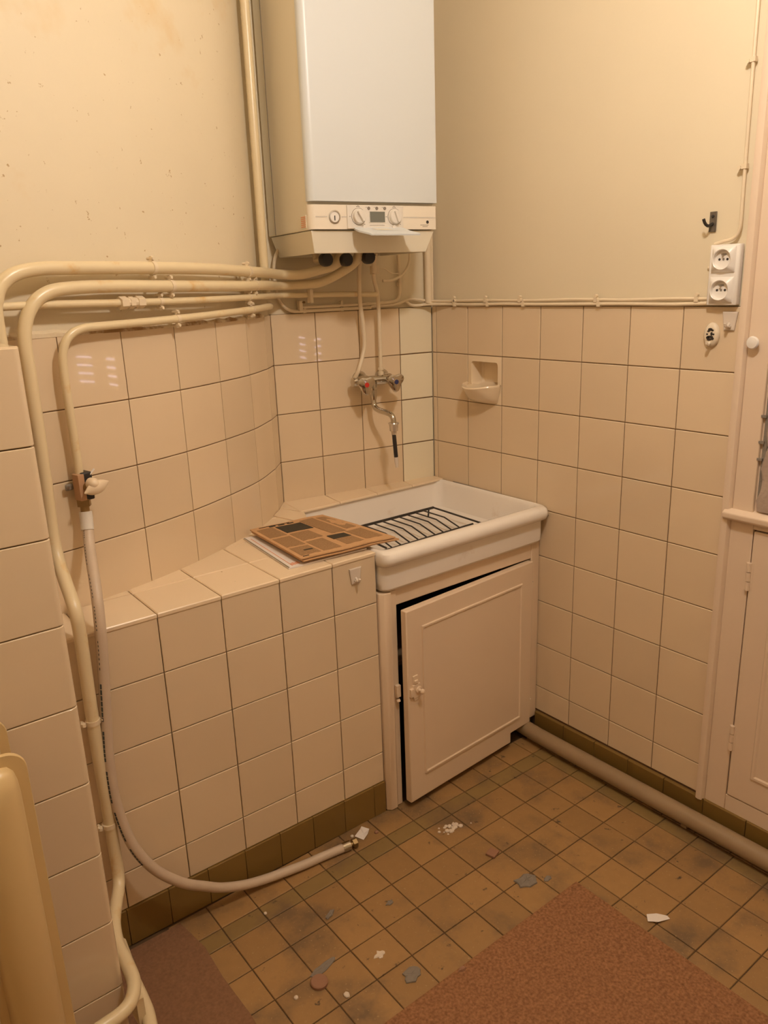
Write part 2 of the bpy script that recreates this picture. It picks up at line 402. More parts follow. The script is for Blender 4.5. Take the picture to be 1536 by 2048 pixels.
for c in range(6):
    for k in range(4):
        s0, s1 = acols[c] + J / 2, acols[c + 1] - J / 2; o0, o1 = drows[k] + J / 2, drows[k + 1] - J / 2
        poly = [AW(s0, -o0, 0)[:2], AW(s1, -o0, 0)[:2], AW(s1, -o1, 0)[:2], AW(s0, -o1, 0)[:2]]
        cx = sum(p[0] for p in poly) / 4; cy = sum(p[1] for p in poly) / 4
        best = min(range(1, nn), key=lambda i: (CV[i].x - cx) ** 2 + (CV[i].y - cy) ** 2)
        n_ = cnorm(best); poly = clip(poly, CV[best] - n_ * .012, n_)
        if len(poly) < 3: continue
        ar = abs(sum(poly[i][0] * poly[(i + 1) % len(poly)][1] - poly[(i + 1) % len(poly)][0] * poly[i][1] for i in range(len(poly)))) / 2
        if ar < .0004: continue
        inset_prism(poly, CT - .009, CT, .0022).xf(Matrix.Translation(-ctr.location)).build('top_tile', 'tile_counter', ctr, smooth=False)
# narrow ledge of tiles behind the sink
lc = [-.004, .126, .276, .426, .575]
for c in range(4):
    l0, l1 = lc[c] + J / 2, lc[c + 1] - J / 2
    a, b = BW(l0, -.004, 0), BW(l1, -.004, 0)
    poly = [(a[0], a[1]), (b[0], b[1]), (b[0] - .016, -.046), (a[0] - .016, -.046)]
    if c == 0: poly = [(-.001, -.002), (b[0], b[1]), (b[0] - .016, -.046), (-.001, -.046)]
    inset_prism(poly, CT - .002, CT + .0048, .0020).xf(Matrix.Translation(-ctr.location)).build('ledge_tile', 'tile_counter', ctr)
MB().prism([(-.002, -.008), BW(.56, .002, 0)[:2], (-.60, .045), (-.60, -.026), (-.002, -.026)], .66, CT - .010).xf(Matrix.Translation(-ctr.location)).build('ledge_bed', 'grout', ctr)
# counter tile filling the corner left of the sink
for poly in ([(-.570, .079), (-.604, .040), (-.602, .020), (-.583, -.046)], [(-.6035, .038), (-.626, .013), (-.662, -.020), (-.662, -.034), (-.640, -.130), (-.612, -.130), (-.575, -.052), (-.586, -.047), (-.604, .018)]):
    inset_prism(poly, CT - .009, CT + .0045, .0015).xf(Matrix.Translation(-ctr.location)).build('top_tile', 'tile_counter', ctr)

# ------------------------------------------------------------------ sink
SX0, SX1, SY0, SY1 = -0.632, -0.004, -0.522, -0.028
SB = .672
def rrect(x0, x1, y0, y1, rad, n=6):
    P = []
    for cx, cy, a0 in ((x1 - rad, y1 - rad, 0), (x0 + rad, y1 - rad, 90), (x0 + rad, y0 + rad, 180), (x1 - rad, y0 + rad, 270)):
        for k in range(n + 1):
            a = math.radians(a0 + 90 * k / n); P.append((cx + rad * math.cos(a), cy + rad * math.sin(a)))
    return P
sink = thing('kitchen_sink', 'white enamelled shallow kitchen sink with a thick rolled front rim', 'sink', (-.318, -.275, SB))
def sring(ins_f, ins_o, z, rad):   # front inset, other insets
    return [(x, y, z) for x, y in rrect(SX0 + ins_o, SX1 - ins_o * .6, SY0 + ins_f, SY1 - ins_o * .5, rad)]
rim = .784
prof = [(.022, .012, SB - .004, .022), (.014, .006, SB + .004, .024), (.012, .004, SB + .022, .026), (.012, .004, rim - .050, .026), (.011, .004, rim - .045, .026), (.002, .001, rim - .041, .024), (-.006, .0, rim - .036, .024),
        (-.010, -.001, rim - .026, .024), (-.010, -.001, rim - .016, .024), (-.005, .0, rim - .006, .024), (.005, .004, rim - .001, .024), (.018, .008, rim, .026), (.030, .013, rim - .003, .028), (.040, .018, rim - .012, .030),
        (.047, .023, rim - .030, .032), (.052, .030, SB + .045, .034), (.062, .040, SB + .022, .036), (.085, .062, SB + .013, .036), (.12, .09, SB + .010, .034)]
body = MB().rings([sring(*p) for p in prof])
body.xf(Matrix.Translation(-sink.location)).build('basin', 'ceramic', sink, smooth=True)
MB().lathe([(.001, .0), (.030, .0), (.034, .002), (.034, .006), (.028, .005), (.026, .002), (.001, .001)][::-1], 24, at=(-.475 - sink.location.x, -.34 - sink.location.y, .012)).build('drain', 'steel', sink, smooth=True)
# dark mastic in the joint by the wall
mast = MB().tube([(-.003, -.10, rim - .002), (-.003, -.30, rim - .004), (-.004, -.44, rim - .006), (-.004, -.495, rim - .014), (-.004, -.517, rim - .034)], [.003, .003, .004, .006, .006], 8)
mast.xf(Matrix.Translation(-sink.location)).build('mastic', 'putty', sink, smooth=True)

# ------------------------------------------------------------------ cabinet under the sink
cab = thing('sink_cabinet', 'cream painted wooden cabinet under the sink with its door ajar', 'cabinet', (-.32, -.26, 0))
def cp(m, name, mt='paint_cab', par=None, bevel=.002):
    m.xf(Matrix.Translation(-cab.location)); return m.build(name, mt, par or cab, bevel=bevel)
CY = -.487
cp(MB().prism([(-.632, CY + .01), (-.632, CY - .004), (-.622, CY - .015), (-.600, CY - .015), (-.596, CY - .008), (-.577, CY - .008), (-.577, CY + .03), (-.632, CY + .03)], .002, .664), 'post')
cp(MB().prism([(-.042, CY + .03), (-.042, CY - .004), (-.012, CY - .004), (-.003, CY - .001), (-.003, CY + .03)], .060, .672), 'post')
cp(MB().box((-.577, CY + .02, .617), (-.042, CY - .003, .671)), 'top_rail')
cp(MB().box((-.628, -.03, .0), (-.612, CY + .03, .66)), 'side_panel', 'cab_wood')
cp(MB().box((-.61, -.034, .0), (-.0, -.024, .66)), 'back_panel', 'cab_wood')
cp(MB().box((-.61, -.06, .40), (-.02, CY + .05, .415)), 'shelf', 'cab_wood')
# door, hinged on the right and a few degrees open
door = bpy.data.objects.new('door', None); COL.objects.link(door); door.parent = cab
door.location = rel(cab, (-.047, CY - .004, 0)); door.rotation_euler.z = math.radians(3.4); door.empty_display_size = .05
DW = .532
lf = MB()
o_ = [(-DW, .022), (-.096, .022), (-.096, .056), (0, .056), (0, .612), (-DW, .612)]
n = len(o_)
lf.add([(x, -.012, z) for x, z in o_] + [(x, .010, z) for x, z in o_], [tuple(range(n)), tuple(range(n, 2 * n))[::-1]] + [(i, (i + 1) % n, n + (i + 1) % n, n + i) for i in range(n)])
lf.build('door_leaf', 'paint_cab', door, bevel=.003)
pn = MB(); q = lambda i, y: [(-DW + .055 + i, y, .095 + i), (-.052 - i, y, .095 + i), (-.052 - i, y, .555 - i), (-DW + .055 + i, y, .555 - i)]
pn.rings([q(0, -.0115), q(.0015, -.0165), q(.006, -.0165), q(.009, -.0135)]); pn.build('raised_panel', 'paint_cab', door)
lt = MB().box((-DW + .015, -.010, .350), (-DW + .042, -.0170, .391))
lt.prism([(-DW + .017, -.010), (-DW + .036, -.010), (-DW + .036, -.0150), (-DW + .017, -.0150)], .388, .417)
lt.prism([(-DW + .021, -.010), (-DW + .033, -.010), (-DW + .033, -.0190), (-DW + .021, -.0190)], .394, .404)
lt.prism([(-DW + .020, -.010), (-DW + .034, -.010), (-DW + .034, -.0155), (-DW + .020, -.0155)], .342, .352)
lt.box((-DW + .005, -.010, .358), (-DW + .016, -.0195, .383))
lt.lathe([(.011, .0), (.011, .004), (.004, .006), (.004, .012), (.0075, .014), (.008, .018), (.005, .021), (.001, .022)], 16, 'y', (-DW + .034, -.0165, .373))
lt.build('latch', 'paint_cab', door, bevel=.0015)
for zc in (.513, .108):
    h = MB().tube([(-.0445, CY - .010, zc - .030), (-.0445, CY - .010, zc + .030)], .0055, 12)
    h.box((-.050, CY - .003, zc - .028), (-.036, CY - .008, zc + .028))
    cp(h, 'hinge', bevel=.001)
st = MB().box((-.594, CY - .009, .352), (-.580, CY - .020, .388)); st.tube([(-.588, CY - .015, .345), (-.588, CY - .019, .338)], .006, 8)
cp(st, 'strike_plate', bevel=.001)

# ------------------------------------------------------------------ newspaper, papers and rack
PF = Matrix.Translation((0, 0, 0))
def sheet(pts, z0, z1, wav=0, n=10):
    """thin folded stack between four plan corners (bl, br, tr, tl)"""
    m = MB(); a, b, c, e = [Vector((*p, 0)) for p in pts]
    def P(s_, t_, z, lift): 
        p = a.lerp(b, s_).lerp(e.lerp(c, s_), t_); return (p.x, p.y, z + lift)
    R = []
    G = [[P(i / n, k / n, 0, wav * (math.sin(i * 1.1 + k * .6) * .5 + .5) * (.3 + i / n)) for k in range(n + 1)] for i in range(n + 1)]
    vs = []; fs = []
    for zz in (z0, z1):
        for i in range(n + 1):
            for k in range(n + 1): vs.append((G[i][k][0], G[i][k][1], zz + (G[i][k][2])))
    N1 = (n + 1) ** 2; ix = lambda i, k: i * (n + 1) + k
    for i in range(n):
        for k in range(n):
            fs.append((ix(i, k), ix(i, k + 1), ix(i + 1, k + 1), ix(i + 1, k))); fs.append(tuple(N1 + x for x in (ix(i, k), ix(i + 1, k), ix(i + 1, k + 1), ix(i, k + 1))))
    for i in range(n):
        for (p, q_) in ((ix(i, 0), ix(i + 1, 0)), (ix(i + 1, n), ix(i, n)), (ix(0, i + 1), ix(0, i)), (ix(n, i), ix(n, i + 1))):
            fs.append((p, q_, N1 + q_, N1 + p))
    return m.add(vs, fs)
def news_mat():
    m, nt, b = nodes('yellowed_newsprint'); L = nt.links.new
    uv = nt.nodes.new('ShaderNodeTexCoord'); mp = nt.nodes.new('ShaderNodeMapping'); mp.inputs['Scale'].default_value = (1, 1, 1)
    L(uv.outputs['Object'], mp.inputs['Vector'])
    sep = nt.nodes.new('ShaderNodeSeparateXYZ'); L(mp.outputs[0], sep.inputs[0])
    wv = nt.nodes.new('ShaderNodeTexWave'); wv.wave_type = 'BANDS'; wv.bands_direction = 'Y'; wv.inputs['Scale'].default_value = 120; wv.inputs['Distortion'].default_value = 0
    L(mp.outputs[0], wv.inputs['Vector'])
    nz = nt.nodes.new('ShaderNodeTexNoise'); nz.inputs['Scale'].default_value = 420; L(mp.outputs[0], nz.inputs['Vector'])
    mu = nt.nodes.new('ShaderNodeMath'); mu.operation = 'MULTIPLY'; L(wv.outputs[0], mu.inputs[0]); L(nz.outputs[0], mu.inputs[1])
    mx = nt.nodes.new('ShaderNodeMix'); mx.data_type = 'RGBA'
    m2 = nt.nodes.new('ShaderNodeMath'); m2.operation = 'MULTIPLY'; m2.use_clamp = True; m2.inputs[1].default_value = 2.2; L(mu.outputs[0], m2.inputs[0]); L(m2.outputs[0], mx.inputs[0]); mx.inputs[6].default_value = (0.55, 0.33, 0.16, 1); mx.inputs[7].default_value = (0.17, 0.085, 0.03, 1)
    L(mx.outputs[2], b.inputs['Base Color']); b.inputs['Roughness'].default_value = .85
    return m
M['news'] = news_mat()
M['news_edge'] = mat('newsprint_margin', (0.60, 0.35, 0.17), 0.85, noise=0.12, nscale=40)
M['news_ink'] = mat('newsprint_ink', (0.05, 0.038, 0.022), 0.8, noise=0.3, nscale=90)
fold = thing('paper_folder', 'white brochure with red print lying under the old newspaper', 'brochure', (-.83, -.30, CT))
fp = [(-.868, -.446), (-.640, -.458), (-.620, -.165), (-.838, -.158)]
sheet(fp, CT + .0005, CT + .0045).xf(Matrix.Translation(-fold.location)).build('cover', 'paper', fold)
MB().prism([(-.8675, -.445), (-.864, -.445), (-.8345, -.160), (-.8378, -.160)], CT + .0045, CT + .0049).xf(Matrix.Translation(-fold.location)).build('grey_edge', mat('grey_card', (0.25, 0.22, 0.14), .7), fold)
MB().prism([(-.8535, -.438), (-.8518, -.438), (-.8255, -.18), (-.8272, -.18)], CT + .0045, CT + .0050).xf(Matrix.Translation(-fold.location)).build('red_line', 'orange', fold)
for k in range(4):
    MB().box((-.8500 + .006 * k, -.436, CT + .0045), (-.8460 + .006 * k, -.422 + .003 * (k % 2), CT + .005)).xf(Matrix.Translation(-fold.location)).build('red_letter', 'orange', fold)
npap = thing('newspaper', 'folded yellowed newspaper with two dark photographs beside the sink', 'newspaper', (-.70, -.31, CT + .005))
T_ = Matrix.Translation(-npap.location)
np1 = [(-.835, -.452), (-.560, -.478), (-.585, -.170), (-.812, -.150)]
np0 = [(-.822, -.440), (-.540, -.468), (-.580, -.180), (-.800, -.160)]
sheet(np0, CT + .0052, CT + .0095, .002).xf(T_).build('lower_fold', 'news_edge', npap)
sheet([(-.83, -.455), (-.555, -.480), (-.583, -.175), (-.81, -.155)], CT + .0125, CT + .0155, .003).xf(T_).build('middle_fold', 'news_edge', npap)
ZN = CT + .0215
sheet(np1, CT + .0185, ZN, .002).xf(T_).build('front_page', 'news_edge', npap)
def onp(s_, t_):
    a, b, c, e = [Vector(p) for p in np1]; return tuple(a.lerp(b, s_).lerp(e.lerp(c, s_), t_))
def ink(s0, s1, t0, t1, m, name, h=.0011):
    me = MB(); n = 8; vs = []
    def lift(s_, t_): 
        i, k = s_ * 10, t_ * 10
        return .002 * (math.sin(i * 1.1 + k * .6) * .5 + .5) * (.3 + i / 10)
    R = []
    for i in range(n + 1):
        s_ = s0 + (s1 - s0) * i / n; ring = []
        for t_, up in ((t0, 1), (t1, 1), (t1, 0), (t0, 0)):
            ring.append((*onp(s_, t_), ZN + lift(s_, t_) + (h if up else -.0005)))
        R.append(ring)
    me.rings(R); me.xf(T_); return me.build(name, m, npap)
for (s0, s1, t0, t1) in ((.04, .24, .64, .92), (.04, .24, .32, .60), (.04, .24, .06, .28), (.27, .50, .40, .64), (.27, .46, .06, .36), (.62, .80, .42, .94), (.53, .72, .08, .38), (.76, .95, .10, .40), (.83, .95, .46, .92)):
    ink(s0, s1, t0, t1, 'news', 'text_column', .0006)
ink(.27, .60, .68, .90, 'news_ink', 'photo'); ink(.52, .72, .26, .37, 'news_ink', 'photo', .0014)
for k in range(3): ink(.22 + .12 * k, .30 + .12 * k, .935, .955, 'news_ink', 'headline')
ink(.13, .22, .155, .18, 'news_ink', 'headline'); ink(.04, .10, .03, .04, 'news_ink', 'headline'); ink(.10, .5, .965, .972, 'news_ink', 'rule')

rack = thing('wire_rack', 'black wire rack lying in the bottom of the sink', 'rack', (-.25, -.21, SB + .012))
T_ = Matrix.Translation(-rack.location)
zr = .712; rx0, rx1, ryb, ryf = -.455, -.100, -.105, -.315
def rk(m, name): m.xf(T_).build(name, 'blackm', rack, smooth=True)
rk(MB().tube([(rx0, ryb, zr), (rx1, ryb, zr)], .0046, 8), 'rail')
rk(MB().tube([(rx0, -.285, zr - .024), (rx1 - .005, -.300, zr - .014)], .0046, 8), 'rail')
rk(MB().tube([(rx1, ryb, zr), (rx1, -.33, zr - .004)], .0032, 8), 'side_bar')
rk(MB().tube([(rx0, ryb, zr), (rx0, -.30, zr - .010)], .0032, 8), 'side_bar')
for k in range(9):
    x = rx0 + .030 + k * .0345
    rk(MB().tube([(x, ryb - .002, zr), (x, -.205, zr), (x + .002, -.212, zr - .001), (x + .004, -.282, zr - .0205), (x + .005, -.305, zr - .026)], .0025, 6), 'bar')
for zx in (-.44, -.12):
    rk(MB().tube([(zx, ryb, zr), (zx, ryb + .004, SB + .012)], .0028, 6), 'foot'); rk(MB().tube([(zx, -.292, zr - .02), (zx, -.294, SB + .012)], .0028, 6), 'foot')

# ------------------------------------------------------------------ boiler
BL = .366; BWID = .388; BD = .300
boi = thing('wall_boiler', 'tall white wall-hung gas boiler with control panel above the sink', 'boiler', BW(BL, 0, 1.52), BA)
H = BWID / 2
# local: x right, y into the wall, z up from 1.52
def bz(z): return z - 1.52
case = MB()
case.prism([(-H, -.004), (-H, -BD + .022), (H, -BD + .022), (H, -.004)], bz(1.582), bz(2.42)); case.build('casing', 'boiler_side', boi, bevel=.003)
fp_ = [(-H - .001, -BD + .024)]
for k in range(7):
    a = PI / 2 * k / 6; fp_.append((-H - .001 + .018 - .018 * math.cos(a), -BD + .018 - .018 * math.sin(a)))
for k in range(5):
    a = PI / 2 * k / 4; fp_.append((H + .001 - .006 + .006 * math.sin(a), -BD + .006 - .006 * math.cos(a)))
fp_.append((H + .001, -BD + .024))
MB().prism(fp_, bz(1.6515), bz(2.42)).build('front_panel', 'boiler', boi, smooth=True)
cpn = [(x * .995, y + .004) for x, y in fp_]
MB().prism(cpn, bz(1.583), bz(1.6435)).build('control_panel', 'boiler_panel', boi, smooth=True)
MB().box((-H + .004, -.006, bz(1.645)), (H - .004, -BD + .034, bz(1.650))).build('panel_gap_shade', 'black', boi)  # black strip, painted shade in the gap between the two panels
# lower hood, tapering inwards
hood = MB()
hood.rings([[(-H + .004, -.010, bz(1.5805)), (-H + .004, -BD + .012, bz(1.5805)), (H - .004, -BD + .012, bz(1.5805)), (H - .004, -.010, bz(1.5805))],
            [(-H + .024, -.014, bz(1.524)), (-H + .016, -BD + .026, bz(1.524)), (H - .024, -BD + .026, bz(1.524)), (H - .024, -.014, bz(1.524))],
            [(-H + .027, -.017, bz(1.524)), (-H + .020, -BD + .030, bz(1.524)), (H - .028, -BD + .030, bz(1.524)), (H - .028, -.017, bz(1.524))],
            [(-H + .022, -.017, bz(1.56)), (-H + .016, -BD + .024, bz(1.56)), (H - .022, -BD + .024, bz(1.56)), (H - .022, -.017, bz(1.56))]])
hood.build('lower_hood', 'boiler_side', boi, bevel=.002)
def fx(l): return BL - l
yf = -BD + .004
def cyl(l, z, rad, h, m, name, par=boi, prof=None, y=yf):
    o = MB().lathe(prof or [(rad, 0), (rad, h * .8), (rad * .93, h), (.0008, h)], 28, 'y', (fx(l), y, bz(z))).build(name, m, par, smooth=True); return o
# central fascia
pl = MB(); w0, w1 = fx(.455), fx(.282)
pl.prism([(w0, yf), (w0, yf - .004), (w1 - .008, yf - .004), (w1, yf - .001), (w1, yf)], bz(1.5845), bz(1.6425)); pl.build('fascia', 'boiler_grey', boi, bevel=.001)
yg = yf - .004
for (l0, l1) in ((.545, .512), (.470, .455), (.281, .176)):
    MB().box((fx(l0), yf + .001, bz(1.6125)), (fx(l1), yf - .0008, bz(1.6140))).build('groove', 'boiler_grey', boi)
    MB().box((fx(l0), yf + .001, bz(1.6140)), (fx(l1), yf - .0003, bz(1.6146))).build('groove', 'putty', boi)
gz = cyl(.491, 1.6135, .0165, .003, 'steel', 'pressure_gauge', prof=[(.0165, 0), (.0165, .003), (.0135, .0035), (.0135, .001), (.0008, .001)])
MB().lathe([(.0132, .0012), (.0132, .0016), (.0005, .0018)], 24, 'y', (fx(.491), yf, bz(1.6135))).build('dial', 'white', gz)
MB().box((fx(.491) - .0012, yf - .0022, bz(1.6045)), (fx(.491) + .0012, yf - .0028, bz(1.6165))).build('needle', 'black', gz)
for l in (.4215, .311):
    kn = cyl(l, 1.6145, .0185, .010, 'boiler_grey', 'control_knob', y=yg, prof=[(.0205, 0), (.0205, .001), (.0185, .0012), (.0175, .010), (.0160, .0115), (.0008, .0115)])
    MB().lathe([(.0215, .0), (.0215, .0006), (.0186, .0006), (.0186, .0)], 32, 'y', (fx(l), yg, bz(1.6145))).build('knob_shade_ring', 'putty', kn)  # dark ring, painted shade round the foot of the knob
    rb = MB().box((-.003, -.0185, -.015), (.003, -.0105, .015)); rb.xf(Matrix.Translation((fx(l), yg, bz(1.6145))) @ Matrix.Rotation(math.radians(-32 if l > .4 else -20), 4, 'Y')); rb.build('grip', 'boiler_grey', kn, bevel=.001)
    for dx, dz in ((-.026, 0), (.017, -.019), (-.004, .0245), (.002, .0245), (-.001, .0265)):
        MB().box((fx(l) + dx - .002, yg + .0005, bz(1.6145) + dz - .0007), (fx(l) + dx + .002, yg - .0004, bz(1.6145) + dz + .0007)).build('mark', 'putty', boi)
ds = MB().box((fx(.390), yg + .001, bz(1.599)), (fx(.3405), yg - .0015, bz(1.6285))).build('display_bezel', 'boiler_grey', boi)
MB().box((fx(.388), yg, bz(1.6005)), (fx(.3425), yg - .0022, bz(1.6270))).build('display', 'lcd', boi)
for l in (.3905, .3660, .3415):
    cyl(l, 1.6355, .0040, .002, 'putty', 'button', y=yg)
    MB().box((fx(l) - .0085, yg, bz(1.6375)), (fx(l) - .0055, yg - .0003, bz(1.6385))).build('mark', 'putty', boi)
MB().box((fx(.389), yg, bz(1.5925)), (fx(.343), yg - .0005, bz(1.5933))).build('mark', 'putty', boi)
# open flap
fla = MB(); R = []
for (dy, dz, hw0, hw1) in ((0, .0, -.070, .078), (-.006, -.0025, -.073, .082), (-.030, -.010, -.072, .085), (-.052, -.017, -.055, .098), (-.058, -.020, -.050, .100)):
    R.append([(fx(.366) + hw0, yg + dy, bz(1.5875) + dz), (fx(.366) + hw1, yg + dy, bz(1.5875) + dz), (fx(.366) + hw1, yg + dy + .001, bz(1.5875) + dz - .004), (fx(.366) + hw0, yg + dy + .001, bz(1.5875) + dz - .004)])
fla.rings(R); fo = fla.build('flap', 'boiler', boi, smooth=True)
MB().add([(fx(.366) - .022, yg - .010, bz(1.5875) - .0035 + .0003), (fx(.366) + .026, yg - .010, bz(1.5875) - .0035 + .0003), (fx(.366) + .034, yg - .026, bz(1.5875) - .0085 + .0003), (fx(.366) - .014, yg - .026, bz(1.5875) - .0085 + .0003)], [(0, 1, 2, 3)]).build('flap_window', 'boiler_side', fo)
for l in (.405, .314): cyl(l, 1.5880, .006, .004, 'boiler_grey', 'hinge_lug', y=yg)
# maker's mark at the right end
MB().lathe([(.0042, 0), (.0042, .0006), (.0026, .0006), (.0026, 0)], 20, 'y', (fx(.203), yf, bz(1.6020))).build('logo_ring', 'black', boi)
for k in range(8):
    MB().box((fx(.226) + .0034 * k, yf + .0005, bz(1.5935)), (fx(.226) + .0034 * k + .0022, yf - .0005, bz(1.5950))).build('letter', 'putty', boi)
for k in range(5):
    MB().box((fx(.219) + .0034 * k, yf + .0005, bz(1.5898)), (fx(.219) + .0034 * k + .0022, yf - .0005, bz(1.5911))).build('letter', 'putty', boi)
# sticker on the left side
stk = MB().box((-H - .0012, -BD + .030, bz(1.588)), (-H + .001, -BD + .062, bz(1.620))).build('sticker', 'boiler_side', boi)
for k in range(6): MB().box((-H - .0018, -BD + .032, bz(1.590 + .0048 * k)), (-H, -BD + .060, bz(1.5925 + .0048 * k))).build('print_line', 'orange', stk)
MB().box((-H - .0008, -.06, bz(1.583)), (-H + .001, -.0575, bz(2.42))).build('seam', 'putty', boi)
# valves under the boiler
for (u_, l, o, z) in ((0, .458, .150, 1.512), (1, .395, .150, 1.511), (2, .322, .150, 1.516)):
    m = MB().lathe([(.0165, 0), (.0185, .003), (.0185, .022), (.016, .026), (.0008, .026)], 16, 'y', (fx(l), -o, bz(z)))
    m.build('valve_knob', 'black', boi, smooth=True)
    MB().tube([(fx(l), -o + .006, bz(z)), (fx(l), -.10, bz(z)), (fx(l), -.095, bz(1.545))], .010, 10).build('valve_body', 'pipe', boi, smooth=True)

# ------------------------------------------------------------------ pipes
def clamp_on(par, p, tang, rad, nrm, up=(0, 0, 1)):
    """pipe collar with two little bolt ears"""
    T = Vector(tang).normalized(); N = Vector(nrm).normalized(); U = T.cross(N).normalized(); p = Vector(p)
    m = MB(); ring = []
    R0 = []
    for t_ in (-.006, .006):
        pass
    m.tube([p - T * .005, p + T * .005], rad * 1.14, 14)
    for s in (1, -1):
        c = p + U * s * (rad + .006); m.tube([c - T * .003 + N * .001, c + T * .003 + N * .001], .0055, 8); m.tube([c - N * .012, c + N * .008], .0035, 8)
    m.tube([p, p - N * .034], .0045, 8)
    m.xf(Matrix.Translation(-par.location)).build('pipe_clamp', 'pipe_thin', par, smooth=True)
def pipe_thing(name, label, pts, rad, m='pipe', n=8, cat='pipe', part='tube', seg=16):
    t = thing(name, label, cat, pts[0]); MB().tube(cr(pts, n), rad, seg).xf(Matrix.Translation(-t.location)).build(part, m, t, smooth=True); return t
def wn(x):   # wall normal near x on the curved wall
    i = min(range(nn), key=lambda k: abs(CV[k].x - x)); n_ = cnorm(i); return (n_.x, n_.y, 0), (n_.y, -n_.x, 0)
P1 = [(-1.415, -.387, 1.20), (-1.415, -.387, 1.40), (-1.409, -.386, 1.44), (-1.395, -.382, 1.466), (-1.365, -.375, 1.485), (-1.318, -.363, 1.493), (-1.246, -.346, 1.494), (-1.071, -.295, 1.493), (-.890, -.215, 1.490), (-.734, -.124, 1.484), (-.652, -.060, 1.481), (-.565, .005, 1.477), (-.515, -.018, 1.475), (-.470, -.054, 1.486), (-.434, -.082, 1.500), (-.412, -.093, 1.535)]
p1 = pipe_thing('heating_pipe', 'thick cream heating pipe, topmost of the four running along the curved wall', P1, .0135)
P2 = [(-1.610, -.828, .186), (-1.575, -.828, .187), (-1.536, -.826, .19), (-1.498, -.819, .188), (-1.473, -.806, .190), (-1.456, -.777, .195), (-1.450, -.727, .194), (-1.447, -.667, .194), (-1.436, -.617, .199), (-1.415, -.568, .200), (-1.394, -.530, .211), (-1.387, -.513, .240), (-1.386, -.508, .311), (-1.386, -.508, .399), (-1.388, -.508, .50), (-1.388, -.508, .605), (-1.387, -.508, .708), (-1.386, -.507, .795), (-1.386, -.498, .848), (-1.382, -.440, .893), (-1.378, -.395, .930), (-1.376, -.378, .985), (-1.373, -.377, 1.087), (-1.371, -.376, 1.198), (-1.370, -.376, 1.296), (-1.370, -.376, 1.35), (-1.363, -.374, 1.391), (-1.345, -.370, 1.424), (-1.316, -.363, 1.446), (-1.273, -.353, 1.455), (-1.175, -.329, 1.457), (-1.007, -.270, 1.453), (-.782, -.155, 1.449), (-.674, -.077, 1.449), (-.556, .025, 1.447), (-.474, -.003, 1.448), (-.437, -.029, 1.456), (-.397, -.075, 1.484), (-.372, -.096, 1.507), (-.362, -.10, 1.535)]
p2 = pipe_thing('heating_pipe', 'thick cream heating pipe that drops beside the pier and curls round its foot', P2, .0130)
P3 = [(-1.47, -.394, 1.426), (-1.403, -.378, 1.426), (-1.307, -.356, 1.426), (-1.160, -.319, 1.423), (-1.092, -.297, 1.422), (-.930, -.230, 1.420), (-.738, -.121, 1.420), (-.640, -.040, 1.420), (-.556, .028, 1.419), (-.493, .025, 1.418), (-.345, .004, 1.415), (-.236, -.012, 1.410)]
p3 = pipe_thing('water_pipe', 'thin cream water pipe with a nut coupling, third down on the curved wall', P3, .0078)
P4 = [(-.610, .000, 1.391), (-.640, -.032, 1.391), (-.738, -.115, 1.388), (-.932, -.225, 1.383), (-1.082, -.289, 1.380), (-1.205, -.326, 1.378), (-1.245, -.336, 1.376), (-1.273, -.343, 1.365), (-1.290, -.347, 1.342), (-1.297, -.348, 1.308), (-1.298, -.349, 1.237), (-1.297, -.348, 1.153), (-1.297, -.348, 1.082)]
p4 = pipe_thing('gas_pipe', 'cream gas pipe, lowest on the curved wall, bending down to the gas tap', P4, .0088)
for par, rad, spots in ((p1, .0135, ((-1.065, -.293, 1.493), (-.745, -.131, 1.4845))), (p2, .0130, ((-1.020, -.275, 1.4533), (-.715, -.108, 1.449))), (p3, .0078, ((-1.050, -.281, 1.4215), (-.742, -.124, 1.420))), (p4, .0088, ((-1.005, -.258, 1.3815), (-.728, -.107, 1.3882)))):
    for p in spots:
        n_, t_ = wn(p[0]); clamp_on(par, p, t_, rad, n_)
for z in (.602, .352):
    clamp_on(p2, (-1.388, -.508, z), (0, 0, 1), .0132, (anx, any_, 0))
# union on the thin pipe
n_, t_ = wn(-1.13); T = Vector(t_).normalized(); c0 = Vector((-1.128, -.3095, 1.4225)); un = MB()
for a, b, rad, sg in ((-.032, -.014, .0135, 6), (-.014, -.006, .0105, 12), (-.006, .006, .0125, 6), (.006, .012, .0105, 12), (.012, .030, .0135, 6)):
    un.tube([c0 + T * a, c0 + T * b], rad, sg)
un.xf(Matrix.Translation(-p3.location)).build('union_nut', 'pipe_thin', p3)
# support hook of the thin pipe on the back wall
hk = MB().box((-.005, -.040, -.022), (.005, -.046 - .012, .016)); hk.xf(Matrix.Translation(Vector((-.466, .021 + .040, 1.417)) - p3.location)); hk.build('pipe_hook', 'pipe_thin', p3)
# vertical pipe in the corner, left of the boiler
ob = thing('corner_pipe', 'vertical cream painted pipe in the corner left of the boiler', 'pipe', (-.630, -.018, 1.43))
MB().tube([(0, 0, 0), (0, 0, 1.26)], .0120, 20).build('tube', 'pipe', ob, smooth=True)
ob = thing('corner_pipe', 'vertical cream pipe in the corner below the right end of the boiler', 'pipe', (-.030, -.020, 1.376))
MB().tube([(0, 0, 0), (0, 0, .30)], .0115, 16).build('tube', 'pipe_thin', ob, smooth=True)
MB().tube([(0, 0, .165), (0, 0, .172)], .0128, 16).build('collar', 'pipe_thin', ob, smooth=True)
MB().tube([(.012, -.004, 0.01), (.012, -.004, .30)], .0045, 8).build('side_wire', 'pipe_thin', ob, smooth=True)
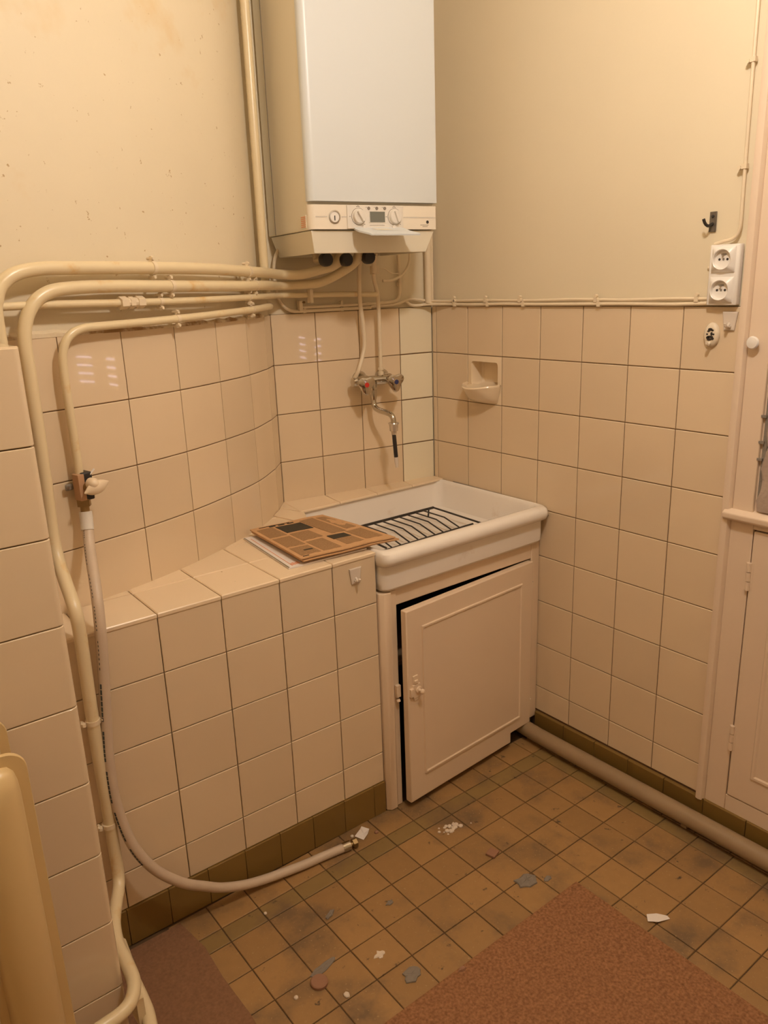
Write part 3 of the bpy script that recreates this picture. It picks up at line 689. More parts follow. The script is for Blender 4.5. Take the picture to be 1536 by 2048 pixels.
# hot and cold to the mixer
hot = pipe_thing('water_pipe', 'thin cream hot water pipe running from the boiler to the red side of the mixer', [(-.318, -.050, 1.53), (-.306, -.020, 1.48), (-.299, -.008, 1.396), (-.289, -.005, 1.321), (-.287, -.006, 1.262), (-.301, -.010, 1.222), (-.321, -.016, 1.186), BW(.325, .046, 1.156)], .0066, 'pipe_thin')
cold = pipe_thing('water_pipe', 'thin cream cold water pipe dropping from the boiler to the blue side of the mixer', [(-.290, -.085, 1.53), (-.283, -.062, 1.489), (-.262, -.035, 1.455), (-.238, -.014, 1.425), (-.232, -.012, 1.400), (-.231, -.013, 1.317), (-.234, -.016, 1.19), BW(.232, .048, 1.156)], .0062, 'pipe_thin')
for (p, h_) in (((-.234, -.016, 1.168), .010), ((-.234, -.016, 1.182), .008)):
    MB().tube([Vector(p) - Vector((0, 0, h_ / 2)), Vector(p) + Vector((0, 0, h_ / 2))], .0090, 8).xf(Matrix.Translation(-cold.location)).build('nut', 'pipe_thin', cold)
bv = MB().tube([(-.300, -.086, 1.522), (-.285, -.070, 1.484), (-.272, -.050, 1.474), (-.258, -.040, 1.478)], .0075, 10); bv.box((-.282, -.062, 1.470), (-.262, -.042, 1.494))
bv.xf(Matrix.Translation(-cold.location)).build('stop_valve', 'pipe_thin', cold, smooth=True)
# ------------------------------------------------------------------ electric cables
def cable(label, pts, rad=.0042, n=6, clips=(), name='electric_cable'):
    t = thing(name, label, 'cable', pts[0]); MB().tube(cr(pts, n), rad, 10).xf(Matrix.Translation(-t.location)).build('sheath', 'pipe_thin', t, smooth=True)
    for p, ax in clips:
        p = Vector(p); m = MB()
        if ax == 'x': m.box(p + Vector((.004, -.005, -.0062)), p + Vector((-.006, .005, .0062))); m.tube([p + Vector((.003, 0, .010)), p + Vector((-.006, 0, .010))], .0042, 8)
        elif ax == 'v': m.box(p + Vector((.004, -.0062, -.005)), p + Vector((-.006, .0062, .005))); m.tube([p + Vector((.003, .011, -.002)), p + Vector((-.006, .011, -.002))], .0045, 8)
        else: m.box(p + Vector((-.005, -.006, -.0062)), p + Vector((.005, .006, .0062))); m.tube([p + Vector((0, .006, .010)), p + Vector((0, -.006, .010))], .004, 8)
        m.xf(Matrix.Translation(-t.location)).build('cable_clip', 'pipe_thin', t)
    return t
cyA = [-.012, -.09, -.20, -.33, -.46, -.60, -.75, -.88, -.975]
wob = lambda y, a: .0012 * math.sin(y * 19 + a)
cable('upper of two cream cables clipped along the right wall above the tiles', [BW(.235, .008, 1.374), BW(.15, .008, 1.376), BW(.095, .010, 1.389), BW(.060, .010, 1.388), BW(.028, .024, 1.383)] + [(-.0045 if y < -.05 else -.012, y, 1.3815 + wob(y, 0)) for y in cyA[1:]] + [(-.010, -.988, 1.385)],
      clips=[((-.004, y, 1.3815), 'x') for y in (-.115, -.255, -.395, -.665, -.955)])
cable('lower of two cream cables lying on the tile edge of the right wall', [BW(.105, .008, 1.385), BW(.085, .008, 1.372), BW(.060, .008, 1.369), BW(.03, .026, 1.372)] + [(-.0048 if y < -.05 else -.012, y, 1.3705 + wob(y, 2)) for y in cyA[1:]] + [(-.010, -.988, 1.374)], .0048,
      clips=[((-.004, y, 1.3705), 'x') for y in (-.118, -.265, -.41, -.675)])
cable('cream cable coming down below the boiler and turning left above the tiles', [BW(.128, .008, 1.53), BW(.126, .008, 1.46), BW(.126, .008, 1.42), BW(.134, .008, 1.394), BW(.155, .008, 1.385), BW(.22, .008, 1.3825), BW(.36, .008, 1.3815), BW(.475, .008, 1.382)], .0052,
      clips=[(BW(.338, .006, 1.382), 'y'), (BW(.126, .006, 1.438), 'y')])
cable('cream cable curving down from behind the boiler beside the corner pipe', [BW(.535, .03, 1.56), BW(.553, .02, 1.52), BW(.556, .012, 1.47), BW(.548, .010, 1.42), BW(.530, .008, 1.388), BW(.505, .008, 1.3735), BW(.47, .008, 1.371), BW(.35, .008, 1.371), BW(.235, .008, 1.371)], .0052,
      clips=[(BW(.465, .006, 1.371), 'y'), (BW(.338, .006, 1.371), 'y')])
cable('short looped cream cable hanging from the underside of the boiler', [BW(.108, .045, 1.535), BW(.112, .045, 1.50), BW(.135, .045, 1.468), BW(.175, .05, 1.452), BW(.212, .05, 1.450)], .0042)
cable('thin wire linking the stop valve to the hanging cable', [BW(.235, .06, 1.482), BW(.21, .055, 1.486), BW(.18, .05, 1.472), BW(.15, .046, 1.470)], .0016)
cable('thin cream cable running up beside the window frame to the ceiling', [(-.010, -.992, 1.502), (-.008, -1.010, 1.507), (-.006, -1.034, 1.513), (-.005, -1.046, 1.535), (-.005, -1.046, 1.60), (-.005, -1.044, 1.75), (-.005, -1.042, 2.0), (-.005, -1.04, 2.4), (-.005, -1.04, CEIL - .002)], .0040,
      clips=[((-.004, -1.0445, 1.660), 'v'), ((-.004, -1.0430, 1.868), 'v')])
# junction stub where the cables start
o = thing('cable_bracket', 'small cream bracket on the wall under the heating pipes', 'bracket', BW(.478, .006, 1.380))
MB().box((-.006, -.010, -.010), (.006, .006, .022)).build('plate', 'pipe_thin', o, bevel=.001); MB().tube([(0, -.006, .016), (.014, -.010, .016)], .003, 8).build('pin', 'brass', o)
# ------------------------------------------------------------------ gas tap and hose
gt = thing('gas_tap', 'gas tap with cream wing handle at the foot of the gas pipe', 'valve', (-1.297, -.350, 1.020))
n_, t_ = wn(-1.297); N = Vector(n_); T = Vector(t_)
if T.x < 0: T = -T
gp = Vector(gt.location)
def gl(m, name, mt, **k): return m.xf(Matrix.Translation(-gp)).build(name, mt, gt, **k)
c = Vector((-1.297, -.350, 1.055))
def obox(c, ex, ey, ez, X, Y):
    X = Vector(X).normalized(); Y = Vector(Y).normalized(); Z = X.cross(Y)
    return MB().box((-ex, -ey, -ez), (ex, ey, ez)).xf(Matrix(((X.x, Y.x, Z.x, c.x), (X.y, Y.y, Z.y, c.y), (X.z, Y.z, Z.z, c.z), (0, 0, 0, 1))))
gl(obox(c - T * .007 + N * .004, .007, .012, .028, T, N), 'body_plate', mat('bare_copper_plate', (0.50, 0.29, 0.16), .55), bevel=.001)
gl(obox(c + T * .008, .012, .014, .030, T, N), 'valve_block', 'black', bevel=.003)
gl(obox(c - T * .020 - N * .014 + Vector((0, 0, .000)), .009, .003, .007, T, N), 'wall_lug', 'putty', bevel=.003)
gl(MB().tube([c - T * .024 - N * .012, c - T * .024 - N * .0095], .003, 8), 'screw', 'steel')
gl(MB().tube([c + N * .006, c + N * .034 + T * .012], .010, 12), 'stem', 'brass', smooth=True)
hc = c + N * .038 + T * .012 + Vector((0, 0, .000)); Hd = (T * .95 + Vector((0, 0, .22))).normalized()
M['ivory'] = mat('ivory_handle', (0.80, 0.64, 0.45), .3)
wing = MB(); R = []; Vv = N.cross(Hd).normalized()
for k in range(13):
    a = -1 + 2 * k / 12; half = max(.0012, .0145 * (1 - abs(a) ** 2.2)); th = max(.001, .0110 * (1 - abs(a) ** 1.6))
    p = hc + Hd * a * .0300
    R.append([p + Vv * half * math.cos(2 * PI * j_ / 14) + N * th * math.sin(2 * PI * j_ / 14) for j_ in range(14)])
wing.rings(R); gl(wing, 'wing_handle', 'ivory', smooth=True)
upv = Vector((0, 0, 1)); hub = hc + upv * .008 - T * .005
gl(MB().rings([[hub + N * h_ + (T * math.cos(2 * PI * j_ / 16) + upv * math.sin(2 * PI * j_ / 16)) * rr for j_ in range(16)] for h_, rr in ((-.012, .0125), (-.002, .0130), (.005, .0105), (.009, .006), (.0105, .0008))]), 'handle_hub', 'ivory', smooth=True)
gl(MB().tube([(-1.297, -.351, 1.028), (-1.297, -.351, 1.012)], .0145, 6), 'union_nut', 'brass')
gl(MB().tube([(-1.297, -.351, 1.012), (-1.2975, -.352, .998)], .0095, 12), 'neck', 'brass', smooth=True)
gl(MB().tube([c + T * .014 + N * .012 + Vector((0, 0, .022)), c + T * .026 + N * .014 + Vector((0, 0, .034))], .002, 6), 'wire_tie', 'white')
HP = [(-1.2975, -.353, .990), (-1.300, -.360, .965), (-1.312, -.395, .925), (-1.332, -.468, .872), (-1.343, -.500, .812), (-1.350, -.506, .726), (-1.361, -.509, .606), (-1.370, -.513, .506), (-1.370, -.518, .398), (-1.352, -.528, .293), (-1.315, -.535, .213), (-1.260, -.536, .146), (-1.205, -.528, .098), (-1.150, -.522, .058), (-1.070, -.520, .026), (-.951, -.532, .0135), (-.880, -.540, .0125), (-.822, -.548, .0125)]
hs = thing('gas_hose', 'long beige rubber gas hose hanging from the tap and trailing across the floor', 'hose', HP[-1])
hpts = cr(HP, 10)
MB().tube(hpts, .0115, 18).xf(Matrix.Translation(-hs.location)).build('tube', 'hose', hs, smooth=True)
MB().tube([(-1.2972, -.352, 1.000), (-1.298, -.354, .985), (-1.3015, -.362, .962)], .0135, 14).xf(Matrix.Translation(-hs.location)).build('top_ferrule', 'boiler_grey', hs, smooth=True)
dd = (Vector(HP[-1]) - Vector(HP[-2])).normalized(); e = Vector(HP[-1])
MB().tube([e - dd * .004, e + dd * .018], .0128, 16).xf(Matrix.Translation(-hs.location)).build('end_ferrule', 'chrome', hs, smooth=True)
MB().tube([e + dd * .018, e + dd * .026], .0070, 12).xf(Matrix.Translation(-hs.location)).build('end_neck', 'brass', hs, smooth=True)
MB().tube([e + dd * .026, e + dd * .038], .0125, 6).xf(Matrix.Translation(-hs.location)).build('end_nut', 'brass', hs)
# printed marking along the hose, on its left side
camL = Vector((-r2.x, -r2.y, 0)).normalized()
for i in range(12, 96, 1):
    if i % 9 in (7, 8): continue
    p = hpts[i]; q_ = hpts[i + 1]; t = (q_ - p).normalized()
    side = (Vector((-.80, -.60, 0)) - t * t.dot(Vector((-.80, -.60, 0)))).normalized(); bi = t.cross(side)
    wdt = .0009 if i < 52 else .0021
    a0 = p + side * .01155; a1 = q_ + side * .01155
    m = MB().add([a0 - bi * wdt, a0 + bi * wdt, a0 + t * (.5 if i < 52 else .86) * (q_ - p).length + bi * wdt, a0 + t * (.5 if i < 52 else .86) * (q_ - p).length - bi * wdt], [(0, 1, 2, 3)])
    m.xf(Matrix.Translation(-hs.location)).build('print_mark', 'hosetxt', hs)

# ------------------------------------------------------------------ mixer tap
fa = thing('mixer_tap', 'chrome wall-mounted mixer tap with red and blue handles above the sink', 'tap', BW(.27, 0, 1.14), BA)
def F(l, o, z): return (.27 - l, -o, z - 1.14)
for l in (.283, .200):
    MB().lathe([(.004, -.001), (.026, 0), (.026, .004), (.020, .014), (.0150, .020), (.0150, .05), (.004, .05)], 22, 'y', F(l, 0, 1.150)).build('wall_flange', 'chrome', fa, smooth=True)
MB().tube([F(.336, .050, 1.148), F(.333, .050, 1.148), F(.322, .050, 1.148), F(.29, .050, 1.148), F(.26, .050, 1.147), F(.225, .050, 1.146), F(.200, .050, 1.146), F(.196, .050, 1.146)], [.009, .0145, .0160, .0150, .0160, .0150, .014, .008], 18).build('body', 'chrome', fa, smooth=True)
MB().tube([F(.266, .052, 1.146), F(.265, .056, 1.128), F(.265, .058, 1.117)], [.0180, .0150, .0115], 16).build('spout_socket', 'chrome', fa, smooth=True)
for l, mc in ((.312, 'red'), (.206, 'blue')):
    st_ = MB().tube([F(l, .050, 1.146), F(l, .068, 1.146), F(l, .080, 1.146)], [.0150, .0145, .012], 16).build('handle_stem', 'chrome', fa, smooth=True)
    hm = MB(); R = []
    for o, s in ((.072, .013), (.079, .019), (.099, .027), (.104, .0255), (.106, .021)):
        ring = []
        for k in range(24):
            a = 2 * PI * k / 24 - PI / 2
            lob = 1 + .24 * math.cos(3 * (a + PI / 2)) * min(1, (o - .070) / .02)
            p = F(l, o, 1.143); ring.append((p[0] + s * lob * math.cos(a), p[1], p[2] + s * lob * math.sin(a)))
        R.append(ring)
    h = hm.rings(R).build('handle', 'chrome', fa, smooth=True)
    MB().lathe([(.0075, 0), (.0075, .0012), (.0005, .0016)], 20, 'y', F(l, .1055, 1.143)).build('colour_dot', mc, h, smooth=True)
spw = [F(.265, .058, 1.120), F(.265, .058, 1.100), F(.265, .058, 1.082), F(.2645, .064, 1.066), F(.261, .082, 1.057), F(.253, .118, 1.052), F(.248, .136, 1.047), F(.246, .146, 1.036), F(.246, .148, 1.018), F(.246, .148, 1.010)]
MB().tube(cr(spw, 6), .0088, 16).build('spout', 'chrome', fa, smooth=True)
MB().tube([F(.265, .058, 1.119), F(.265, .058, 1.104), F(.265, .058, 1.088)], [.0120, .0118, .0095], 16).build('spout_collar', 'chrome', fa, smooth=True)
nz = MB().lathe([(.004, .030), (.0155, .030), (.0170, .027), (.0155, .024), (.0145, .023), (.0130, .004), (.0085, .002), (.0075, -.008), (.002, -.008)], 20, 'z', F(.246, .148, .994)); nz.build('nozzle_adapter', mat('clear_grey_plastic', (0.66, 0.58, 0.48), .15, metal=.6), fa, smooth=True)
hsb = MB(); pr_ = []
for k in range(41):
    z = .987 - .074 * k / 40; pr_.append((.0062 + (.0005 if k % 2 else 0), z - 1.14))
tl = F(.246, .148, 0); piv = Matrix.Translation((tl[0], tl[1], -.153)); tilt = piv @ Matrix.Rotation(math.radians(-4), 4, 'Y') @ piv.inverted()
hsb.lathe([(.001, pr_[0][1])] + pr_ + [(.001, pr_[-1][1])], 14, 'z', (tl[0], tl[1], 0)); hsb.xf(tilt).build('rubber_extension', 'black', fa, smooth=True)
tp = MB().lathe([(.0062, 0), (.0062, -.016), (.0045, -.030), (.0045, -.034), (.0005, -.034)], 14, 'z', (tl[0], tl[1], .913 - 1.14)); tp.xf(tilt).build('end_tip', 'clear', fa, smooth=True)

# ------------------------------------------------------------------ soap dish
so = thing('soap_dish', 'cream ceramic soap dish built into the right wall with a scooped lip', 'soap dish', (0, -.2448, 1.14))
ty0, ty1, tz0, tz1 = -.0739, .0739, 1.066 - 1.14, 1.214 - 1.14
hy0, hy1, hz0, hz1 = -.0605, .0565, -.020, .056
m = MB()
rim_o = [(ty0, tz0), (ty1, tz0), (ty1, tz1), (ty0, tz1)]; 
def sq(y0, y1, z0, z1, x, rr=.0):
    if rr: return [(x, cy, cz) for cy, cz in rrect(y0, y1, z0, z1, rr, 4)]
ringo = []
hole = rrect(hy0, hy1, hz0, hz1, .010, 4)
# outer square sampled to match the hole ring
def outer(p):
    cy, cz = (ty0 + ty1) / 2, (tz0 + tz1) / 2; hc_ = ((hy0 + hy1) / 2, (hz0 + hz1) / 2)
    dy, dz = p[0] - hc_[0], p[1] - hc_[1]
    k = min(((ty1 if dy > 0 else ty0) - hc_[0]) / dy if abs(dy) > 1e-6 else 9e9, ((tz1 if dz > 0 else tz0) - hc_[1]) / dz if abs(dz) > 1e-6 else 9e9)
    return (hc_[0] + dy * k, hc_[1] + dz * k)
def snap_outer():
    # four outer corners are added by pushing the nearest samples onto them
    O = [list(outer(p)) for p in hole]
    for cy, cz in rim_o:
        i = min(range(len(O)), key=lambda k: (O[k][0] - cy) ** 2 + (O[k][1] - cz) ** 2); O[i] = [cy, cz]
    return O
O = snap_outer()
m.rings([[(.006, y, z) for y, z in O], [(.001, y, z) for y, z in O], [(-.002, y, z) for y, z in hole], [(.003, y * .98, z) for y, z in hole], [(.040, y * .93 - .001, z * .92 + .002) for y, z in hole], [(.046, y * .8, z * .8 + .003) for y, z in hole]], caps=False)
m.add([(.046, y * .8, z * .8 + .003) for y, z in hole], [tuple(range(len(hole)))])
m.build('niche', 'soap', so, smooth=True)
sc = MB(); R = []
for k in range(17):
    a = k / 16; yy = -.0725 + .146 * a; bulge = math.sin(PI * a) ** .55
    px = .004 + .066 * bulge
    dip = -.008 * math.sin(PI * a)
    R.append([(.004, yy, -.016), (-px * .55, yy, -.022 + dip * .4), (-px + .006, yy, -.013 + dip), (-px, yy, -.010 + dip), (-px - .003, yy, -.014 + dip), (-px + .001, yy, -.020 + dip), (-px * .86, yy * .95, -.036), (-px * .66, yy * .88, -.055), (-px * .36, yy * .80, -.068), (.004, yy * .76, -.072)])
sc.rings(R); sc.build('scoop', 'soap', so, smooth=True)

# ------------------------------------------------------------------ sockets, hooks on the right wall
sk = thing('double_socket', 'white double wall socket with two round inlets beside the window frame', 'socket', (0, -1.0215, 1.368))
MB().prism([(.0, -.0365), (-.014, -.0365), (-.018, -.033), (-.018, .033), (-.014, .0365), (.0, .0365)], 0, .1325).build('frame', 'white', sk, bevel=.002)
def socket_insert(zc):
    e = bpy.data.objects.new('socket_insert', None); COL.objects.link(e); e.parent = sk; e.location = (-.018, 0, zc); e.empty_display_size = .02
    n = 32; s = .0285; rr = .0205; R = []
    def ring(f, x): return [(x, *f(2 * PI * k / n)) for k in range(n)]
    sqf = lambda a, s_=s: (s_ * math.cos(a) / max(abs(math.cos(a)), abs(math.sin(a))), s_ * math.sin(a) / max(abs(math.cos(a)), abs(math.sin(a))))
    ci = lambda R_: (lambda a: (R_ * math.cos(a), R_ * math.sin(a)))
    MB().rings([ring(sqf, .0), ring(lambda a: sqf(a, s - .002), -.004), ring(ci(rr + .0015), -.011), ring(ci(rr), -.010), ring(ci(rr - .0015), -.0015), ring(ci(.003), -.0012)], caps=False).build('bowl', 'white', e, smooth=True)
    for yy in (-.0095, .0095): MB().lathe([(.0028, 0), (.0028, .0006), (.0004, .0006)], 12, 'x', (-.0012, yy, 0)).build('pin_hole', 'black', e)
    MB().lathe([(.0022, 0), (.0022, .0006), (.0004, .0006)], 12, 'x', (-.0012, 0, .0)).build('screw', 'putty', e)
    MB().box((-.001, -.006, .0095), (-.0025, .006, .0125)).build('shutter_slot', 'putty', e)
    MB().lathe([(.0024, 0), (.0022, .010), (.001, .0115)], 12, 'x', (.002, .0, .0105)).build('earth_pin', 'steel', e, smooth=True)
socket_insert(.1005); socket_insert(.0335)
for yy, zz in ((.047, .083), (-.043, .131)): 
    MB().lathe([(.003, 0), (.0035, .004), (.0005, .006)], 8, 'x', (0.006, yy, zz)).build('screw', 'pipe_thin', sk, smooth=True)
hk = thing('wall_hook', 'small black metal coat hook on the plaster above the socket', 'hook', (.006, -.9755, 1.552))
MB().box((-.001, -.0085, -.022), (-.004, .0085, .022)).build('plate', mat('worn_black_plate', (0.12, 0.095, 0.07), .4, noise=.4, nscale=120), hk, bevel=.001)
MB().tube(cr([(-.004, .0, -.004), (-.018, .002, -.009), (-.028, .004, -.004), (-.033, .006, .006)], 4), .0034, 8).build('prong', 'black', hk, smooth=True)
MB().lathe([(.003, 0), (.003, .002), (.0005, .0025)], 10, 'x', (-.004, 0, .012)).build('screw', 'black', hk)
def adhesive_hook(name, label, loc, rz):
    t = thing(name, label, 'hook', loc, rz)
    MB().prism([(-.018, 0), (.018, 0), (.0125, -.0), (-.0125, 0)], 0, 0) if False else None
    m = MB().rings([[(-.0185, -.0005, .020), (.0185, -.0005, .020), (.0125, -.0005, -.022), (-.0125, -.0005, -.022)], [(-.0185, -.003, .020), (.0185, -.003, .020), (.0125, -.003, -.022), (-.0125, -.003, -.022)], [(-.0165, -.0042, .018), (.0165, -.0042, .018), (.011, -.0042, -.020), (-.011, -.0042, -.020)]])
    m.build('backing', 'clear', t)
    MB().tube(cr([(0, -.003, -.006), (0, -.010, -.012), (0, -.018, -.012), (0, -.021, -.005)], 4), .0032, 8).build('prong', 'clear', t, smooth=True)
    MB().box((-.006, -.004, -.012), (.006, -.010, -.0145)).build('ledge', 'clear', t)
    return t
adhesive_hook('adhesive_hook', 'translucent adhesive hook on the tile just below the double socket', (-.0006, -1.040, 1.333), -PI / 2)
adhesive_hook('adhesive_hook', 'translucent adhesive hook on the counter front next to the sink', AW(-.067, .0005, .735), AA)
ov = thing('oval_hook', 'oval porcelain hook with a black flower motif on the tiles by the socket', 'hook', (-.0005, -.999, 1.300))
R = []
for x, s in ((0, 1), (-.004, 1), (-.008, .9), (-.0105, .65), (-.011, .05)):
    R.append([(x, .0195 * s * math.cos(2 * PI * k / 28), .0285 * s * math.sin(2 * PI * k / 28)) for k in range(28)])
MB().rings(R).build('plaque', M['white'] if False else mat('glazed_porcelain', (0.78, 0.66, 0.50), .12), ov, smooth=True)
for (yy, zz, a, b) in ((.000, .013, .0055, .0032), (.004, .009, .0035, .002), (-.006, .011, .0028, .0022), (-.004, .003, .0028, .0042), (-.001, -.004, .0075, .003), (.005, -.006, .004, .0032), (-.007, -.008, .0035, .003), (.001, -.010, .006, .0026), (.007, .002, .002, .002), (-.009, .002, .002, .0022)):
    MB().rings([[(x, yy + a * math.cos(2 * PI * k / 10), zz + b * math.sin(2 * PI * k / 10)) for k in range(10)] for x in (-.0085, -.0118)]).build('petal_print', 'black', ov)
MB().tube(cr([(-.008, 0, -.016), (-.016, 0, -.022), (-.022, 0, -.020), (-.023, 0, -.014)], 4), .0036, 8).build('prong', mat('glazed_porcelain_prong', (0.80, 0.68, 0.52), .12), ov, smooth=True)

# ------------------------------------------------------------------ window over a cupboard, on the right wall
tr = MB().prism([(.006, -1.062), (-.006, -1.064), (-.0155, -1.069), (-.018, -1.077), (-.0155, -1.085), (-.008, -1.089), (.006, -1.092)], .073, CEIL).build('trim_1', 'paint', smooth=True); tag(tr, kind='structure')
win = MB().box((.006, -1.090, .868), (-.007, -1.141, CEIL)).build('window_1', 'paint', bevel=.002); tag(win, kind='structure')
MB().box((.006, -1.66, .905), (-.007, -1.72, CEIL)).build('window_stile', 'paint', win)
sl = MB().prism([(0.006, .868), (-.020, .868), (-.026, .874), (-.026, .886), (-.018, .892), (.006, .898)], -1.076, -1.75)
sl.v = [(x, z, y) for (x, y, z) in sl.v]; sl.build('window_sill', 'paint', win, bevel=.002)
MB().box((.005, -1.141, .895), (.001, -1.66, CEIL)).build('window_backing', 'paint', win)
MB().box((.003, -1.146, .915), (-.003, -1.156, 2.2)).build('sash_edge', 'putty', win)
# bubbled film, with a wavy edge
fm = MB(); R = []
for k in range(60):
    z = .900 + 1.5 * k / 59; y0 = -1.150 + .004 * math.sin(k * 1.9) - (.012 if z > 1.12 else 0) - .020 * max(0, min(1, (z - .90) / .5))
    R.append([(.001, y0 - .05, z), (-.005 - .003 * math.sin(k * 2.3), y0 - .004, z), (-.0075 - .002 * math.sin(k * 1.7), y0, z), (-.009 - .002 * math.sin(k * 1.1), y0 - .012, z), (-.008, -1.655, z), (.001, -1.655, z)])
fm.rings(R).build('insulating_film', 'film', win, smooth=True)
for zz in (1.02, 1.06, 1.12): MB().box((-.003, -1.138, zz), (-.0085, -1.150, zz + .006)).build('window_pin', 'putty', win)
# added glowing bars, daylight through shutter slits for the wall glints, on added plates
for y0 in (-1.30, -1.585):
    MB().box((-.006, y0 + .072, 1.068), (-.0098, y0 - .072, 1.208)).build('slit_plate', 'white', win, bevel=.0015)
for k in range(4):
    for y0 in (-1.30, -1.585):
        MB().box((-.0095, y0 + .055, 1.085 + .034 * k), (-.0115, y0 - .055, 1.0895 + .034 * k)).build('glow_slit', 'glow', win)
kb = thing('frame_knob', 'small round white knob on the window frame at the right edge', 'knob', (-.007, -1.108, 1.287))
MB().lathe([(.006, 0), (.006, .006), (.013, .010), (.0145, .014), (.012, .018), (.001, .020)], 20, 'x').build('knob', 'white', kb, smooth=True)
cbd = thing('window_cupboard', 'cream painted cupboard with hinged door under the window at right', 'cupboard', (0, -1.42, .074))
Tc = Matrix.Translation((0, 1.42, -.074))
for a, b, nm in (((.006, -1.090, .074), (-.006, -1.146, .868), 'stile'), ((.006, -1.146, .074), (-.006, -1.75, .121), 'bottom_rail'), ((.006, -1.146, .853), (-.006, -1.75, .868), 'top_rail'), ((.006, -1.70, .12), (-.006, -1.75, .86), 'stile')):
    MB().box(a, b).xf(Tc).build(nm, 'paint', cbd, bevel=.0015)
MB().box((.0055, -1.146, .12), (.003, -1.70, .855)).xf(Tc).build('door_gap_shade', 'grout', cbd)  # thin dark plate, shade of the door gap put into its colour
dl = MB().box((.004, -1.1495, .1245), (-.008, -1.697, .8495)).xf(Tc).build('door', 'paint', cbd, bevel=.002)
q = lambda i, x: [(x, -1.205 - i, .20 + i), (x, -1.64 + i, .20 + i), (x, -1.64 + i, .79 - i), (x, -1.205 - i, .79 - i)]
MB().rings([q(0, -.0078), q(.003, -.0115), q(.009, -.0115), q(.013, -.0085), q(.05, -.0085)]).xf(Tc).build('door_moulding', 'paint', dl)
for zc in (.735, .292):
    hm = MB()
    for k in range(3): hm.tube([(-.009, -1.1475, zc - .036 + .024 * k + .001), (-.009, -1.1475, zc - .036 + .024 * (k + 1) - .001)], .0058, 10)
    hm.box((-.005, -1.139, zc - .034), (-.0085, -1.158, zc + .034)); hm.xf(Tc).build('hinge', 'paint', cbd, smooth=False)

# ------------------------------------------------------------------ pipe along the floor of the right wall
dp = thing('drain_pipe', 'thick dusty drain pipe running along the floor at the foot of the right wall', 'pipe', (-.060, -.45, .034))
MB().tube([(.006, .02, 0.0), (0, -.1, .0), (0, -.3, .0005), (.002, -.7, .001), (.003, -1.5, 0)], .0245, 24).build('tube', 'lead', dp, smooth=True)
for yy in (-.62, -1.2): MB().box((-.006, yy - .008, -.033), (.012, yy + .008, -.02)).build('support', 'lead', dp)

# ------------------------------------------------------------------ carpets
cpt = MB().box((-2.0, -2.95, .0005), (MATX, MATY, .0045)).build('floor_carpet', 'carpet'); tag(cpt, 'reddish brown short-pile carpet covering the middle of the floor', 'carpet')
edge = MB(); R = []
cp2 = MB().prism([(-2.25, -.502), (-1.47, -.5), (-1.385, -.497), (-1.262, -.498), (-1.247, -.60), (-1.252, -.70), (-1.249, -.82), (-1.256, -.92), (-1.25, MATY + .002), (-2.25, MATY + .002)], .0005, .0035).build('carpet_strip', 'carpet_old'); tag(cp2, 'darker flattened carpet strip beside the pipes at the lower left', 'carpet')

# ------------------------------------------------------------------ radiator at the left edge and its pipe
rd = thing('radiator', 'cream two-layer steel radiator at the lower left edge', 'radiator', (-1.583, -.83, .0))
for yc in (-.765 + .83, -.885 + .83):
    plate = [(-.60 + .0, .10)] ; x1, z1, z0 = 0.0, .812, .10
    out = [(px_ - .30, pz_) for px_, pz_ in rrect(-.30, .30, z0, z1, .030, 8)]
    R = [[(x, yc + dy, z) for x, z in out] for dy in (.003, -.002)] + [[(x * .998 - .001, yc - .0035, z - .0008) for x, z in out]]
    MB().rings(R).build('panel', 'rad', rd, smooth=True)
    for k in range(6):
        xc = -.052 - .088 * k; R = []
        for z, s in ((.125, .35), (.135, .75), (.16, 1), (.745, 1), (.768, .92), (.784, .74), (.793, .45), (.796, .1)):
            R.append([(xc + .038 * (s ** .5) * math.cos(2 * PI * j_ / 24), yc - .002 + (.030 * s * math.sin(2 * PI * j_ / 24) if math.sin(2 * PI * j_ / 24) < 0 else .001), z) for j_ in range(24)])
        MB().rings(R).build('column', 'rad', rd, smooth=True)
for zc in (.18, .74): MB().tube([(-.05, -.02, zc), (-.05, .055, zc)], .018, 14).build('connector', 'rad', rd, smooth=True)
for xx in (-.07, -.48):
    MB().rings([[(xx + sx * .014, sy * .05, z) for sx, sy in ((-1, -1), (1, -1), (1, 1), (-1, 1))] for z in (.0045, .13)]).build('foot', 'rad', rd, bevel=.003)
pb = pipe_thing('heating_pipe', 'short cream heating pipe emerging at the foot of the pier towards the viewer', [(-1.432, -.62, .150), (-1.436, -.66, .147), (-1.440, -.70, .140), (-1.441, -.76, .128), (-1.445, -.80, .122), (-1.462, -.850, .116), (-1.505, -.872, .112), (-1.560, -.855, .114), (-1.610, -.832, .120)], .0130)
clampb = MB().box((-1.463, -.800, .11), (-1.449, -.755, .175)); clampb.xf(Matrix.Translation(-p2.location)).build('foot_bracket', 'pipe', p2)

